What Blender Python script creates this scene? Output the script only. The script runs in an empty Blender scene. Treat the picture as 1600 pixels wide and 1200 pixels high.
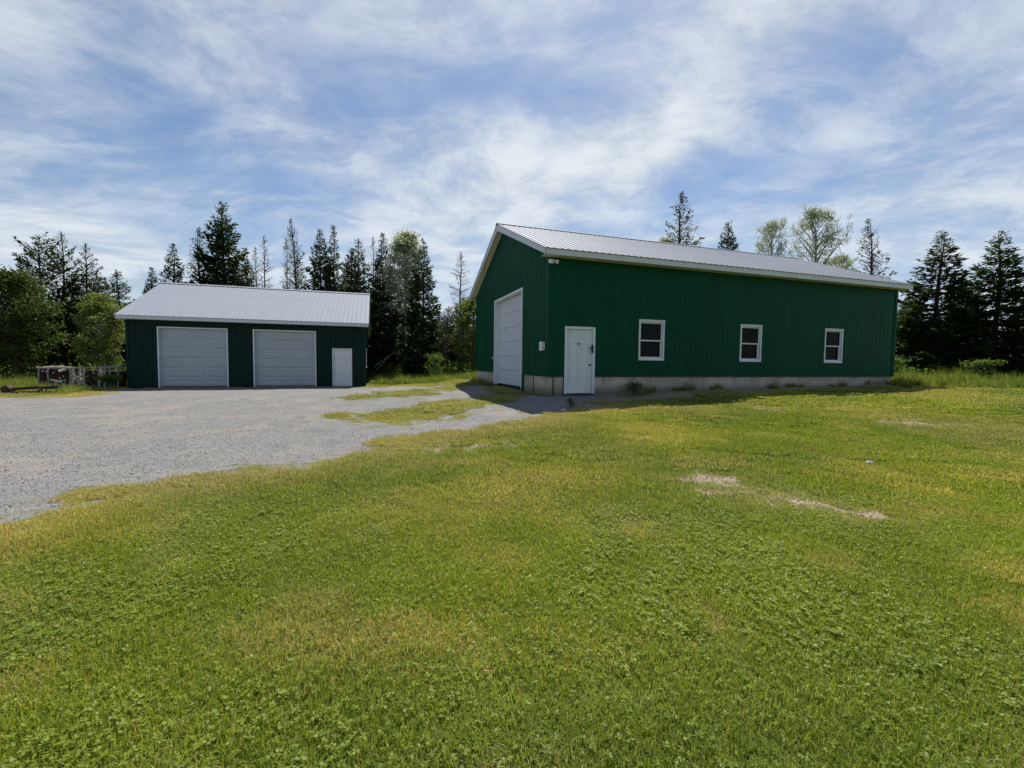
import bpy, math, random
import numpy as np
from mathutils import Vector, Matrix
R = math.radians
SC = bpy.context.scene
COL = SC.collection

# ------------------------------------------------------------------ camera
EYE = 1.5
PITCH, ROLL, FPX = -0.0494, 0.0104, 665.64
cd = bpy.data.cameras.new('camera'); cam = bpy.data.objects.new('camera', cd); COL.objects.link(cam)
cd.sensor_width = 36.0; cd.lens = FPX / 1600.0 * 36.0; cd.clip_start = 0.05; cd.clip_end = 3000
_F = Vector((0, math.cos(PITCH), math.sin(PITCH))); _Rt = Vector((1, 0, 0)); _U = _Rt.cross(_F)
_R2 = math.cos(ROLL) * _Rt + math.sin(ROLL) * _U; _U2 = -math.sin(ROLL) * _Rt + math.cos(ROLL) * _U
m = Matrix.Identity(4)
for i in range(3):
    m[i][0] = _R2[i]; m[i][1] = _U2[i]; m[i][2] = -_F[i]
m[2][3] = EYE
cam.matrix_world = m
SC.camera = cam
SC.cycles.max_bounces = 5; SC.cycles.diffuse_bounces = 3; SC.cycles.glossy_bounces = 2; SC.cycles.transmission_bounces = 3; SC.cycles.transparent_max_bounces = 6
SC.cycles.caustics_reflective = False; SC.cycles.caustics_refractive = False

# ------------------------------------------------------------------ light
SUN_AZ, SUN_EL = R(10), R(61)            # azimuth from +Y towards +X
SUND = Vector((math.sin(SUN_AZ) * math.cos(SUN_EL), math.cos(SUN_AZ) * math.cos(SUN_EL), math.sin(SUN_EL)))
sl = bpy.data.lights.new('sun', 'SUN'); sl.energy = 5.0; sl.angle = R(0.6); sl.color = (1, 0.955, 0.88)
so = bpy.data.objects.new('sun', sl); COL.objects.link(so)
so.rotation_euler = (-SUND).to_track_quat('-Z', 'Y').to_euler(); so.location = (0, 0, 60)
SC.view_settings.view_transform = 'Standard'; SC.view_settings.look = 'None'
SC.view_settings.gamma = 1.0; SC.view_settings.exposure = 0.35; SC.view_settings.use_curve_mapping = False

# ------------------------------------------------------------------ node helper
class NT:
    def __init__(s, tree): s.t = tree; s.n = tree.nodes; s.l = tree.links
    def new(s, typ, **kw):
        n = s.n.new(typ)
        for k, v in kw.items(): setattr(n, k, v)
        return n
    def set(s, sock, v):
        if hasattr(v, 'is_linked') or hasattr(v, 'is_output'): s.l.new(v, sock)
        else: sock.default_value = v
    def math(s, op, a, b=0.0, c=0.0, clamp=False):
        n = s.new('ShaderNodeMath', operation=op); n.use_clamp = clamp
        for i, v in enumerate((a, b, c)): s.set(n.inputs[i], v)
        return n.outputs[0]
    def vm(s, op, a, b=(0, 0, 0)):
        n = s.new('ShaderNodeVectorMath', operation=op)
        s.set(n.inputs[0], a); s.set(n.inputs[1], b)
        return n.outputs['Value'] if op in ('DOT_PRODUCT', 'LENGTH', 'DISTANCE') else n.outputs['Vector']
    def scale(s, a, k):
        n = s.new('ShaderNodeVectorMath', operation='SCALE'); s.set(n.inputs[0], a); n.inputs['Scale'].default_value = k
        return n.outputs[0]
    def noise(s, vec, scale, detail=4, rough=.55, dist=0, out='Fac'):
        n = s.new('ShaderNodeTexNoise'); s.set(n.inputs['Vector'], vec)
        n.inputs['Scale'].default_value = scale; n.inputs['Detail'].default_value = detail
        n.inputs['Roughness'].default_value = rough; n.inputs['Distortion'].default_value = dist
        return n.outputs[out]
    def ramp(s, f, stops):
        n = s.new('ShaderNodeValToRGB'); s.set(n.inputs[0], f); e = n.color_ramp.elements
        while len(e) < len(stops): e.new(0.5)
        for x, (p, c) in zip(e, stops):
            x.position = p; x.color = (c, c, c, 1) if not hasattr(c, '__len__') else (*c[:3], 1)
        return n.outputs['Color']
    def mix(s, f, a, b, blend='MIX'):
        n = s.new('ShaderNodeMix', data_type='RGBA', blend_type=blend)
        s.set(n.inputs[0], f)
        for sock, v in ((n.inputs[6], a), (n.inputs[7], b)):
            s.set(sock, (*v, 1) if (hasattr(v, '__len__') and len(v) == 3) else v)
        return n.outputs[2]
    def mapr(s, v, a, b, c=0., d=1.):
        n = s.new('ShaderNodeMapRange', interpolation_type='SMOOTHSTEP'); s.set(n.inputs[0], v)
        for i, q in enumerate((a, b, c, d)): n.inputs[i + 1].default_value = q
        return n.outputs[0]

# ------------------------------------------------------------------ sky
W = bpy.data.worlds.new('World'); SC.world = W; W.use_nodes = True
W.cycles.sampling_method = 'MANUAL'; W.cycles.sample_map_resolution = 256
nt = NT(W.node_tree); nt.n.clear()
out = nt.new('ShaderNodeOutputWorld'); bg = nt.new('ShaderNodeBackground')
sky = nt.new('ShaderNodeTexSky', sky_type='NISHITA')
sky.sun_disc = False; sky.sun_elevation = SUN_EL; sky.sun_rotation = SUN_AZ
sky.air_density = 1.0; sky.dust_density = .8; sky.ozone_density = 1.0; sky.altitude = 50
tc = nt.new('ShaderNodeTexCoord'); D = tc.outputs['Generated']
SKY_STRENGTH = 0.075
sep = nt.new('ShaderNodeSeparateXYZ'); nt.l.new(D, sep.inputs[0])
# flat cloud deck: direction projected to a plane overhead
zc = nt.math('ADD', nt.math('MAXIMUM', sep.outputs[2], 0.0), 0.16)
cmb = nt.new('ShaderNodeCombineXYZ')
nt.l.new(nt.math('DIVIDE', sep.outputs[0], zc), cmb.inputs[0]); nt.l.new(nt.math('DIVIDE', sep.outputs[1], zc), cmb.inputs[1])
P = cmb.outputs[0]
def rotscale(vec, ang, sx, sy, off=(0, 0, 0)):
    mp = nt.new('ShaderNodeMapping'); nt.l.new(vec, mp.inputs['Vector'])
    mp.inputs['Rotation'].default_value = (0, 0, ang); mp.inputs['Scale'].default_value = (sx, sy, 1); mp.inputs['Location'].default_value = off
    return mp.outputs[0]
wob = nt.new('ShaderNodeTexNoise'); nt.l.new(P, wob.inputs['Vector']); wob.inputs['Scale'].default_value = 1.1; wob.inputs['Detail'].default_value = 2
PW = nt.vm('ADD', P, nt.scale(nt.vm('SUBTRACT', wob.outputs['Color'], (.5, .5, .5)), .55))
streak = nt.noise(rotscale(PW, R(-38), .75, 2.1, (3.1, 1.7, 0)), 1.5, 6, .62, .3)
puff = nt.noise(rotscale(PW, R(20), 1, 1.2, (5.0, 2.2, 0)), 2.6, 6, .66, 0)
broad = nt.noise(rotscale(P, 0, 1, 1, (7.7, 4.1, 0)), .9, 1, .5)
# the big cloud banks of the day, each a soft ragged lobe at its own bearing and height
wobd = nt.new('ShaderNodeTexNoise'); nt.l.new(D, wobd.inputs['Vector']); wobd.inputs['Scale'].default_value = 3.2; wobd.inputs['Detail'].default_value = 4; wobd.inputs['Roughness'].default_value = .6
DWo = nt.vm('SUBTRACT', wobd.outputs['Color'], (.5, .5, .5))
DW = nt.vm('ADD', D, nt.scale(DWo, .30))
def pdir(az, el):
    a, e = R(az), R(el); return Vector((math.sin(a) * math.cos(e), math.cos(a) * math.cos(e), math.sin(e)))
def lobe(az, el, tilt, s1, s2, amp):
    c = pdir(az, el); e1 = c.cross(Vector((0, 0, 1))).normalized(); e2 = e1.cross(c)
    a1 = math.cos(R(tilt)) * e1 + math.sin(R(tilt)) * e2; a2 = -math.sin(R(tilt)) * e1 + math.cos(R(tilt)) * e2
    v = nt.vm('SUBTRACT', DW, tuple(c))
    q = 0
    for ax, sg in ((a1, s1), (a2, s2), (c, .45)):
        k = nt.vm('DOT_PRODUCT', v, tuple(ax / sg)); k = nt.math('MULTIPLY', k, k)
        q = k if q == 0 else nt.math('ADD', q, k)
    return nt.math('MULTIPLY', nt.math('EXPONENT', nt.math('MULTIPLY', q, -1.0)), amp)
LOBES = [(3, 24, 18, .30, .085, 1.15), (18, 29, 34, .24, .075, 1.0), (-6, 17, 4, .36, .075, .62), (-48, 13, -24, .20, .085, .62), (-64, 12, -10, .24, .13, .42),
         (-14, 39, 6, .42, .075, .58), (12, 43, -8, .28, .06, .50), (-30, 9, 0, .5, .07, .40), (2, 12, 0, .4, .07, .35),
         (46, 13, 5, .42, .11, .62), (33, 36, -22, .34, .07, .45), (52, 25, 8, .34, .09, .42), (-34, 31, -35, .28, .05, .42), (-24, 26, -28, .18, .04, .3), (-58, 33, -30, .2, .06, .35)]
tot = 0
for L in LOBES:
    v = lobe(*L); tot = v if tot == 0 else nt.math('ADD', tot, v)
veil = nt.math('ADD', nt.math('MULTIPLY', nt.mapr(streak, .40, .74), .50), nt.math('MULTIPLY', nt.mapr(broad, .35, .75), .22))
tex = nt.math('ADD', nt.math('MULTIPLY', nt.mapr(puff, .30, .70), .95), .28)
dens = nt.math('ADD', nt.math('MULTIPLY', tot, tex), nt.math('MULTIPLY', veil, tex))
low = nt.mapr(sep.outputs[2], 0.0, 0.28, .34, 0.0)
dens = nt.math('SUBTRACT', 1.0, nt.math('EXPONENT', nt.math('MULTIPLY', nt.math('ADD', dens, low), -1.25)))
skyc = nt.mix(1.0, nt.scale(sky.outputs[0], SKY_STRENGTH), (.86, 1.0, 1.14), 'MULTIPLY')
cloudc = nt.mix(nt.mapr(puff, .30, .68), (.46, .51, .56), (.66, .695, .715))
col = nt.mix(dens, skyc, cloudc)
nt.l.new(col, bg.inputs['Color']); bg.inputs['Strength'].default_value = 1.0
nt.l.new(bg.outputs[0], out.inputs[0])

# ------------------------------------------------------------------ materials
MATS = {}
def newmat(name):
    mt = bpy.data.materials.new(name); mt.use_nodes = True; t = NT(mt.node_tree); t.n.clear()
    o = t.new('ShaderNodeOutputMaterial'); b = t.new('ShaderNodeBsdfPrincipled'); t.l.new(b.outputs[0], o.inputs[0])
    MATS[name] = mt
    return mt, t, b, o
def bump(t, b, h, strength=.3, dist=.01):
    n = t.new('ShaderNodeBump'); n.inputs['Strength'].default_value = strength; n.inputs['Distance'].default_value = dist
    t.l.new(h, n.inputs['Height']); t.l.new(n.outputs[0], b.inputs['Normal'])
def simple(name, col, rough=.5, var=.12, scale=6, metal=0.0, spec=.5, dirt=None, bmp=0., stretch=(1, 1, 1)):
    mt, t, b, o = newmat(name)
    tcn = t.new('ShaderNodeTexCoord'); mp = t.new('ShaderNodeMapping'); t.l.new(tcn.outputs['Object'], mp.inputs[0]); mp.inputs['Scale'].default_value = stretch
    f = t.noise(mp.outputs[0], scale, 5, .6)
    c0 = tuple(max(0, q * (1 - var)) for q in col); c1 = tuple(min(1, q * (1 + var)) for q in col)
    c = t.mix(t.mapr(f, .25, .75), c0, c1)
    if dirt:
        f2 = t.noise(mp.outputs[0], scale * .35, 7, .7, .4); c = t.mix(t.math('MULTIPLY', t.mapr(f2, .5, .78), dirt[1]), c, dirt[0])
    t.l.new(c, b.inputs['Base Color']); b.inputs['Roughness'].default_value = rough; b.inputs['Metallic'].default_value = metal
    b.inputs['Specular IOR Level'].default_value = spec
    if bmp: bump(t, b, f, bmp)
    return mt
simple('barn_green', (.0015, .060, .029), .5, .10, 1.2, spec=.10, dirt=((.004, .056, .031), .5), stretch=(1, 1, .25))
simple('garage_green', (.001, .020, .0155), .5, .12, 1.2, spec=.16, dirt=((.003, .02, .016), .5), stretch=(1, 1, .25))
simple('roof_metal', (.255, .28, .32), .62, .05, .9, metal=.0, spec=.15, dirt=((.22, .235, .26), .45))
simple('white_trim', (.72, .74, .74), .45, .05, 3, dirt=((.5, .51, .48), .5))
simple('fascia', (.60, .62, .63), .45, .05, 2, dirt=((.5, .5, .48), .4))
simple('soffit', (.62, .57, .45), .6, .06, 3)
simple('door_white', (.62, .64, .70), .45, .05, 1.5, dirt=((.54, .56, .57), .6))
simple('garage_door', (.42, .46, .49), .45, .07, 1.4, dirt=((.44, .46, .47), .7))
simple('rubber', (.012, .012, .013), .7)
simple('dark_metal', (.05, .05, .052), .45, .2, 10, metal=.7)
simple('brass', (.22, .18, .10), .4, .2, 10, metal=.8)
simple('badge_blue', (.03, .08, .15), .4)
simple('rust', (.055, .018, .013), .8, .4, 9, dirt=((.05, .02, .015), .8), bmp=.3)
simple('black_paint', (.014, .014, .016), .5, .2, 8)
simple('grey_wood', (.27, .26, .24), .85, .3, 14, stretch=(6, 6, .6), bmp=.3, dirt=((.12, .11, .10), .6))
simple('log_bark', (.055, .022, .016), .9, .5, 9, bmp=.4, dirt=((.10, .06, .045), .6))
simple('log_end', (.50, .40, .30), .85, .2, 12, dirt=((.30, .22, .15), .6))
simple('birch_log', (.66, .62, .55), .8, .15, 14)
simple('stone', (.38, .37, .36), .85, .3, 20, bmp=.4)
simple('interior', (.02, .02, .02), .9)
def concrete():
    mt, t, b, o = newmat('concrete')
    tcn = t.new('ShaderNodeTexCoord'); v = tcn.outputs['Object']
    a = t.noise(v, 1.3, 8, .65); c = t.noise(v, 14, 6, .7); 
    mp = t.new('ShaderNodeMapping'); t.l.new(v, mp.inputs[0]); mp.inputs['Scale'].default_value = (3, 3, .4); s = t.noise(mp.outputs[0], 2.0, 6, .7)
    k = t.mix(t.mapr(a, .3, .7), (.33, .27, .205), (.56, .50, .42))
    k = t.mix(t.mapr(s, .5, .8), k, (.20, .145, .10)); k = t.mix(t.math('MULTIPLY', t.mapr(c, .4, .8), .35), k, (.6, .56, .5))
    sp = t.new('ShaderNodeSeparateXYZ'); t.l.new(v, sp.inputs[0])
    lowdark = t.mapr(t.math('ADD', sp.outputs[2], t.math('MULTIPLY', a, -.35)), -.15, .2, .75, 0)  # darker brown towards the bottom, with an uneven upper edge
    k = t.mix(lowdark, k, (.085, .075, .05))
    t.l.new(k, b.inputs['Base Color']); b.inputs['Roughness'].default_value = .9; bump(t, b, c, .5, .01)
concrete()
def glass():
    mt, t, b, o = newmat('window_glass'); t.n.remove(b)
    g = t.new('ShaderNodeBsdfGlossy'); g.inputs['Roughness'].default_value = .03; g.inputs['Color'].default_value = (.8, .85, .85, 1)
    tr = t.new('ShaderNodeBsdfTransparent'); tr.inputs['Color'].default_value = (.35, .38, .37, 1)
    lw = t.new('ShaderNodeLayerWeight'); lw.inputs[0].default_value = .5; fac = t.math('ADD', t.math('MULTIPLY', t.math('POWER', lw.outputs['Facing'], 5.0), .35), .010); mx = t.new('ShaderNodeMixShader')
    t.l.new(fac, mx.inputs[0]); t.l.new(tr.outputs[0], mx.inputs[1]); t.l.new(g.outputs[0], mx.inputs[2]); t.l.new(mx.outputs[0], o.inputs[0])
glass()
def foliage(name, dark, light, transl=.35, rough=.55, ttint=(1.25, 1.2, .7), spec=.3, dry=None):
    mt, t, b, o = newmat(name)
    at = t.new('ShaderNodeAttribute'); at.attribute_name = 'tint'; oi = t.new('ShaderNodeObjectInfo')
    f = t.math('ADD', t.math('MULTIPLY', at.outputs['Fac'], .8), t.math('MULTIPLY', oi.outputs['Random'], .2))
    c = t.mix(f, dark, light)
    if dry:
        a2 = t.new('ShaderNodeAttribute'); a2.attribute_type = 'INSTANCER'; a2.attribute_name = 'dry'
        a3 = t.new('ShaderNodeAttribute'); a3.attribute_name = 'thirst'
        k = t.math('MULTIPLY', t.math('GREATER_THAN', t.math('ADD', a2.outputs['Fac'], a3.outputs['Fac']), 1.0), 1.0)
        c = t.mix(k, c, t.mix(f, dry[0], dry[1]))
        a4 = t.new('ShaderNodeAttribute'); a4.attribute_type = 'INSTANCER'; a4.attribute_name = 'hue'
        c = t.mix(t.math('MULTIPLY', a4.outputs['Fac'], .6), c, t.mix(1.0, c, (1.55, 1.38, .95), 'MULTIPLY'))
    t.l.new(c, b.inputs['Base Color']); b.inputs['Roughness'].default_value = rough; b.inputs['Specular IOR Level'].default_value = spec
    tl = t.new('ShaderNodeBsdfTranslucent'); t.l.new(t.mix(1.0, c, ttint, 'MULTIPLY'), tl.inputs['Color'])
    mx = t.new('ShaderNodeMixShader'); mx.inputs[0].default_value = transl
    t.l.new(b.outputs[0], mx.inputs[1]); t.l.new(tl.outputs[0], mx.inputs[2]); t.l.new(mx.outputs[0], o.inputs[0])
foliage('spruce_needles', (.013, .028, .010), (.055, .095, .027), .28, spec=.2)
foliage('pine_needles', (.015, .032, .012), (.055, .10, .030), .28, spec=.2)
foliage('sparse_needles', (.045, .050, .030), (.11, .12, .065), .3, spec=.2)
foliage('birch_leaves', (.08, .12, .030), (.22, .28, .085), .5, spec=.2)
foliage('pale_leaves', (.20, .235, .14), (.42, .46, .31), .52, ttint=(1.15, 1.15, 1.0), spec=.2)
foliage('broad_leaves', (.026, .052, .012), (.10, .155, .036), .42, spec=.2)
foliage('shrub_leaves', (.05, .10, .018), (.16, .25, .05), .5, spec=.2)
foliage('grass_blades', (.075, .125, .013), (.320, .400, .068), .46, .45, spec=.2, dry=((.30, .265, .105), (.50, .45, .20)))
foliage('tall_grass_blades', (.075, .125, .020), (.20, .27, .06), .48, .65, spec=.12, dry=((.25, .22, .10), (.40, .36, .20)))
simple('bark', (.075, .055, .042), .95, .4, 12, bmp=.6, stretch=(1, 1, .3))
simple('pale_bark', (.26, .25, .22), .9, .35, 9, bmp=.4, dirt=((.07, .06, .05), .8), stretch=(1, 1, .5))
def ground_mat():
    mt, t, b, o = newmat('ground_cover')
    g = t.new('ShaderNodeNewGeometry'); v = g.outputs['Position']
    def at(n):
        a = t.new('ShaderNodeAttribute'); a.attribute_name = n; return a.outputs['Fac']
    gr, dry, soil = at('gravel'), at('dry'), at('soil')
    n1 = t.noise(v, .6, 6, .6); n2 = t.noise(v, 5, 6, .65); n3 = t.noise(v, 38, 5, .7); n4 = t.noise(v, 1.7, 6, .65, .3)
    # turf under the blades
    turf = t.mix(t.mapr(n3, .3, .7), (.050, .075, .010), (.125, .155, .026))
    turf = t.mix(t.math('MULTIPLY', t.mapr(n4, .4, .75), .4), turf, (.15, .16, .04))
    dm = t.math('MULTIPLY', dry, t.mapr(n2, .3, .6), clamp=True)
    turf = t.mix(dm, turf, t.mix(n3, (.15, .13, .055), (.27, .235, .105)))
    dirt = t.mix(t.mapr(n3, .3, .7), (.15, .115, .075), (.38, .31, .215))
    turf = t.mix(t.mapr(t.math('ADD', soil, t.math('MULTIPLY', t.math('SUBTRACT', n2, .5), .9)), .35, .65), turf, dirt)
    # crushed stone
    vo = t.new('ShaderNodeTexVoronoi'); t.l.new(v, vo.inputs['Vector']); vo.inputs['Scale'].default_value = 30
    vo2 = t.new('ShaderNodeTexVoronoi'); t.l.new(v, vo2.inputs['Vector']); vo2.inputs['Scale'].default_value = 75
    s1 = t.new('ShaderNodeSeparateColor'); t.l.new(vo.outputs['Color'], s1.inputs[0]); s2 = t.new('ShaderNodeSeparateColor'); t.l.new(vo2.outputs['Color'], s2.inputs[0])
    st = t.mix(s1.outputs[0], (.115, .113, .11), (.275, .27, .26)); st = t.mix(.5, st, t.mix(s2.outputs[1], (.105, .105, .10), (.28, .275, .265)))
    st = t.mix(t.math('MULTIPLY', t.mapr(n1, .46, .62), .6), st, (.27, .235, .195))
    st = t.mix(t.math('MULTIPLY', t.mapr(n4, .48, .68), .6), st, (.145, .145, .145))
    st = t.mix(t.math('MULTIPLY', t.mapr(vo.outputs['Distance'], .02, .028), .0), st, (.1, .1, .1))
    gmask = t.mapr(t.math('ADD', gr, t.math('MULTIPLY', t.math('SUBTRACT', t.math('ADD', t.math('MULTIPLY', n2, .6), t.math('MULTIPLY', n3, .4)), .5), 1.1)), .38, .62)
    c = t.mix(gmask, turf, st)
    t.l.new(c, b.inputs['Base Color']); b.inputs['Roughness'].default_value = .95; b.inputs['Specular IOR Level'].default_value = .2
    h = t.math('ADD', t.math('MULTIPLY', n3, .5), t.math('MULTIPLY', t.math('SUBTRACT', 1.0, vo.outputs['Distance']), t.math('MULTIPLY', gmask, .7)))
    bump(t, b, h, .8, .03)
ground_mat()

# ------------------------------------------------------------------ mesh helpers
def link(o, parent=None):
    COL.objects.link(o)
    if parent: o.parent = parent
    return o
def tag(o, label=None, cat=None, group=None, kind=None):
    for k, v in (('label', label), ('category', cat), ('group', group), ('kind', kind)):
        if v: o[k] = v
    return o
def empty(name, loc, rz=0):
    o = bpy.data.objects.new(name, None); o.location = loc; o.rotation_euler = (0, 0, rz); o.empty_display_size = .2
    return link(o)
def npmesh(name, V, Fq, mat=None, attrs=None, smooth=False):
    """V (n,3); Fq (m,k) faces all of k corners"""
    me = bpy.data.meshes.new(name); V = np.asarray(V, np.float32); Fq = np.asarray(Fq, np.int32); k = Fq.shape[1]
    me.vertices.add(len(V)); me.vertices.foreach_set('co', V.ravel())
    me.loops.add(Fq.size); me.loops.foreach_set('vertex_index', Fq.ravel())
    me.polygons.add(len(Fq)); me.polygons.foreach_set('loop_start', np.arange(0, Fq.size, k, dtype=np.int32))
    try: me.polygons.foreach_set('loop_total', np.full(len(Fq), k, np.int32))
    except Exception: pass
    if smooth: me.polygons.foreach_set('use_smooth', np.ones(len(Fq), bool))
    for an, av in (attrs or {}).items():
        a = me.attributes.new(an, 'FLOAT', 'POINT'); a.data.foreach_set('value', np.asarray(av, np.float32))
    if mat: me.materials.append(MATS[mat])
    me.update(calc_edges=True); me.validate()
    return me
class MB:
    def __init__(s): s.v = []; s.f = []; s.mi = []; s.cur = 0
    def quad(s, *p):
        i = len(s.v); s.v += [tuple(q) for q in p]; s.f.append(tuple(range(i, i + len(p)))); s.mi.append(s.cur); return s
    def box(s, x0, x1, y0, y1, z0, z1):
        i = len(s.v)
        s.v += [(x0, y0, z0), (x1, y0, z0), (x1, y1, z0), (x0, y1, z0), (x0, y0, z1), (x1, y0, z1), (x1, y1, z1), (x0, y1, z1)]
        s.f += [tuple(i + k for k in q) for q in ((0, 3, 2, 1), (4, 5, 6, 7), (0, 1, 5, 4), (1, 2, 6, 5), (2, 3, 7, 6), (3, 0, 4, 7))]; s.mi += [s.cur] * 6; return s
    def hexa(s, a, b):
        """a, b: two quads of 4 points (matching order) joined into a solid"""
        i = len(s.v); s.v += [tuple(q) for q in a] + [tuple(q) for q in b]
        s.f += [tuple(i + k for k in q) for q in ((0, 3, 2, 1), (4, 5, 6, 7), (0, 1, 5, 4), (1, 2, 6, 5), (2, 3, 7, 6), (3, 0, 4, 7))]; s.mi += [s.cur] * 6; return s
    def tube(s, pts, rad, n=8, cap=True):
        pts = [Vector(p) for p in pts]; rad = rad if hasattr(rad, '__len__') else [rad] * len(pts); i0 = len(s.v)
        for k, p in enumerate(pts):
            tn = (pts[min(k + 1, len(pts) - 1)] - pts[max(k - 1, 0)]).normalized()
            a = tn.cross(Vector((0, 0, 1)) if abs(tn.z) < .9 else Vector((1, 0, 0))).normalized(); b = tn.cross(a)
            for j in range(n):
                th = 2 * math.pi * j / n; s.v.append(tuple(p + (a * math.cos(th) + b * math.sin(th)) * rad[k]))
        for k in range(len(pts) - 1):
            for j in range(n):
                s.f.append((i0 + k * n + j, i0 + k * n + (j + 1) % n, i0 + (k + 1) * n + (j + 1) % n, i0 + (k + 1) * n + j)); s.mi.append(s.cur)
        if cap:
            s.f.append(tuple(i0 + j for j in range(n))); s.f.append(tuple(i0 + (len(pts) - 1) * n + j for j in reversed(range(n)))); s.mi += [s.cur] * 2
        return s
    def bar(s, p, q, w, h):
        p, q = Vector(p), Vector(q); t = (q - p).normalized(); a = t.cross(Vector((0, 0, 1)) if abs(t.z) < .9 else Vector((0, 1, 0))).normalized() * w / 2; b = t.cross(a).normalized() * h / 2
        return s.hexa([p - a - b, p + a - b, p + a + b, p - a + b], [q - a - b, q + a - b, q + a + b, q - a + b])
    def mesh(s, name, mats):
        me = bpy.data.meshes.new(name); me.from_pydata(s.v, [], s.f)
        for mm in ([mats] if isinstance(mats, str) else mats): me.materials.append(MATS[mm])
        if any(s.mi): me.polygons.foreach_set('material_index', s.mi)
        me.update(); return me
    def build(s, name, mats, parent=None, **kw):
        o = bpy.data.objects.new(name, s.mesh(name, mats)); link(o, parent)
        if kw: tag(o, **kw)
        return o

# ================================================================== terrain
CP = np.array([(0,0,0),(-4,2,0),(4,2,0),(0,4,0.0),(4,5,.03),(-3,6,.02),(-8,6,0),(-10,11,0),(-18,14,-.02),(-25,14,-.02),(-19,20,.04),(-14,22,.06),(-8.4,23.5,.07),(-6,20,.08),
(1.1,13,.5),(6.8,14.8,.64),(11.5,16.2,.7),(16.2,18,.76),(-1.9,21.8,.6),(-.5,17,.5),(-2.5,17,.36),(-5,22,.2),(-1,12.5,.33),(.6,10.1,.28),(-2.5,10,.1),(5,11,.36),(4,8,.15),(12,13,.52),(20,14,.62),(12,8,.22),(22,22,.78),(32,25,.85),(9,5,.05),(16,4,.1),(25,10,.4),
(0,32,.5),(-8,34,.2),(-20,34,.1),(-35,30,.05),(-30,20,0),(-15,5,-.02),(-15,-5,0),(0,-10,0),(15,-5,.0),(15,40,.8),(50,40,.9),(-60,40,.1),(60,0,.4),(-60,0,0),(0,90,.6),(0,-60,0),(14,24,.75),(6,28,.62)], float)
def terrain(x, y):
    x = np.asarray(x, float); y = np.asarray(y, float); num = 0; den = 0
    for cx, cy, cz in CP:
        w = 1 / (((x - cx) ** 2 + (y - cy) ** 2) + .6) ** 1.9
        num = num + w * cz; den = den + w
    return num / den
def tz(x, y): return float(terrain(x, y))
def vnoise(x, y, seed=0):
    """smooth value noise in 0..1"""
    x = np.asarray(x, float); y = np.asarray(y, float); xi = np.floor(x).astype(np.int64); yi = np.floor(y).astype(np.int64); fx = x - xi; fy = y - yi
    def h(a, b):
        n = (a * 374761393 + b * 668265263 + seed * 1442695041) & 0xffffffff
        n = ((n ^ (n >> 13)) * 1274126177) & 0xffffffff
        return ((n ^ (n >> 16)) & 0xffff) / 65535.0
    u = fx * fx * (3 - 2 * fx); v = fy * fy * (3 - 2 * fy)
    return (h(xi, yi) * (1 - u) + h(xi + 1, yi) * u) * (1 - v) + (h(xi, yi + 1) * (1 - u) + h(xi + 1, yi + 1) * u) * v
def fbm(x, y, seed=0, oct=4):
    s = 0; a = .5; k = 1
    for i in range(oct): s = s + a * vnoise(x * k, y * k, seed + i); a *= .5; k *= 2.03
    return s / (1 - .5 ** oct)
def sdist(x, y, poly):
    """signed distance to a polygon, positive inside"""
    x = np.asarray(x, float); y = np.asarray(y, float); d = np.full(x.shape, 1e9); ins = np.zeros(x.shape, bool); n = len(poly)
    for i in range(n):
        ax, ay = poly[i]; bx, by = poly[(i + 1) % n]; ex, ey = bx - ax, by - ay; L = ex * ex + ey * ey + 1e-12
        t = np.clip(((x - ax) * ex + (y - ay) * ey) / L, 0, 1); d = np.minimum(d, (x - ax - t * ex) ** 2 + (y - ay - t * ey) ** 2)
        c = ((ay > y) != (by > y)) & (x < (bx - ax) * (y - ay) / (by - ay + 1e-12) + ax); ins ^= c
    return np.where(ins, 1, -1) * np.sqrt(d)
YARD = [(-14,-8),(-8.5,-.2),(-4.9,2.9),(-4.55,3.65),(-4.48,4.54),(-3.8,5.33),(-3.2,5.75),(-2.67,6.79),(-2.03,7.5),(-1.22,8.12),(-.45,8.5),(.5,9.1),(1.0,10.3),(2.6,11.3),(2.7,13.2),(1.2,13.3),(-1.8,22),(-3.0,21.6),(-5.4,22.4),(-7.9,23.2),(-8.3,24.6),(-19,21.2),(-18.6,19.6),(-17,16.9),(-18.1,16.2),(-19.6,16.1),(-32,14),(-32,-7)]
STRIPS = [[(-6.3,14.6),(-4.9,15.2),(-3.6,18.0),(-3.0,21.8),(-1.6,22),(-1.7,19.2),(-2.4,16.8),(-3.4,14.4),(-4.9,13.6)],
          [(-4.4,10.6),(-3.2,12.0),(-1.9,13.0),(-.9,14.6),(-.6,17.5),(.5,14.2),(-.2,12.5),(-.9,11.0),(-1.6,10.2),(-2.4,9.5),(-3.5,9.5)]]
BARE = [(2.65,5.45,.50,.22,1.15),(2.1,5.35,.38,.15,.95),(2.3,4.85,.42,.16,.9),(3.05,4.55,.70,.34,.9),(3.5,4.2,.6,.28,.75),(2.7,4.9,.7,.45,.6),(6.7,10.9,.6,.6,.8),(9.4,9.15,1.0,.26,1.0),(8.6,9.45,.7,.24,1.0),(-.25,2.2,.06,.06,.9),(-1.3,7.0,.8,.4,.6),(-.3,7.2,.6,.3,.65),(.4,7.6,.5,.25,.5),(6.5,11.5,.9,.2,1.0),(10.5,13.4,1.6,.25,1.0),(4.7,6.3,.9,.2,.45),(1.2,3.9,.8,.2,.4)]
BX, BY, BZ, BYAW = 1.0966, 13.1469, 1.1063, .3182
def blocal(x, y):
    c, s = math.cos(BYAW), math.sin(BYAW); dx, dy = x - BX, y - BY
    return dx * c + dy * s, -dx * s + dy * c
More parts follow.
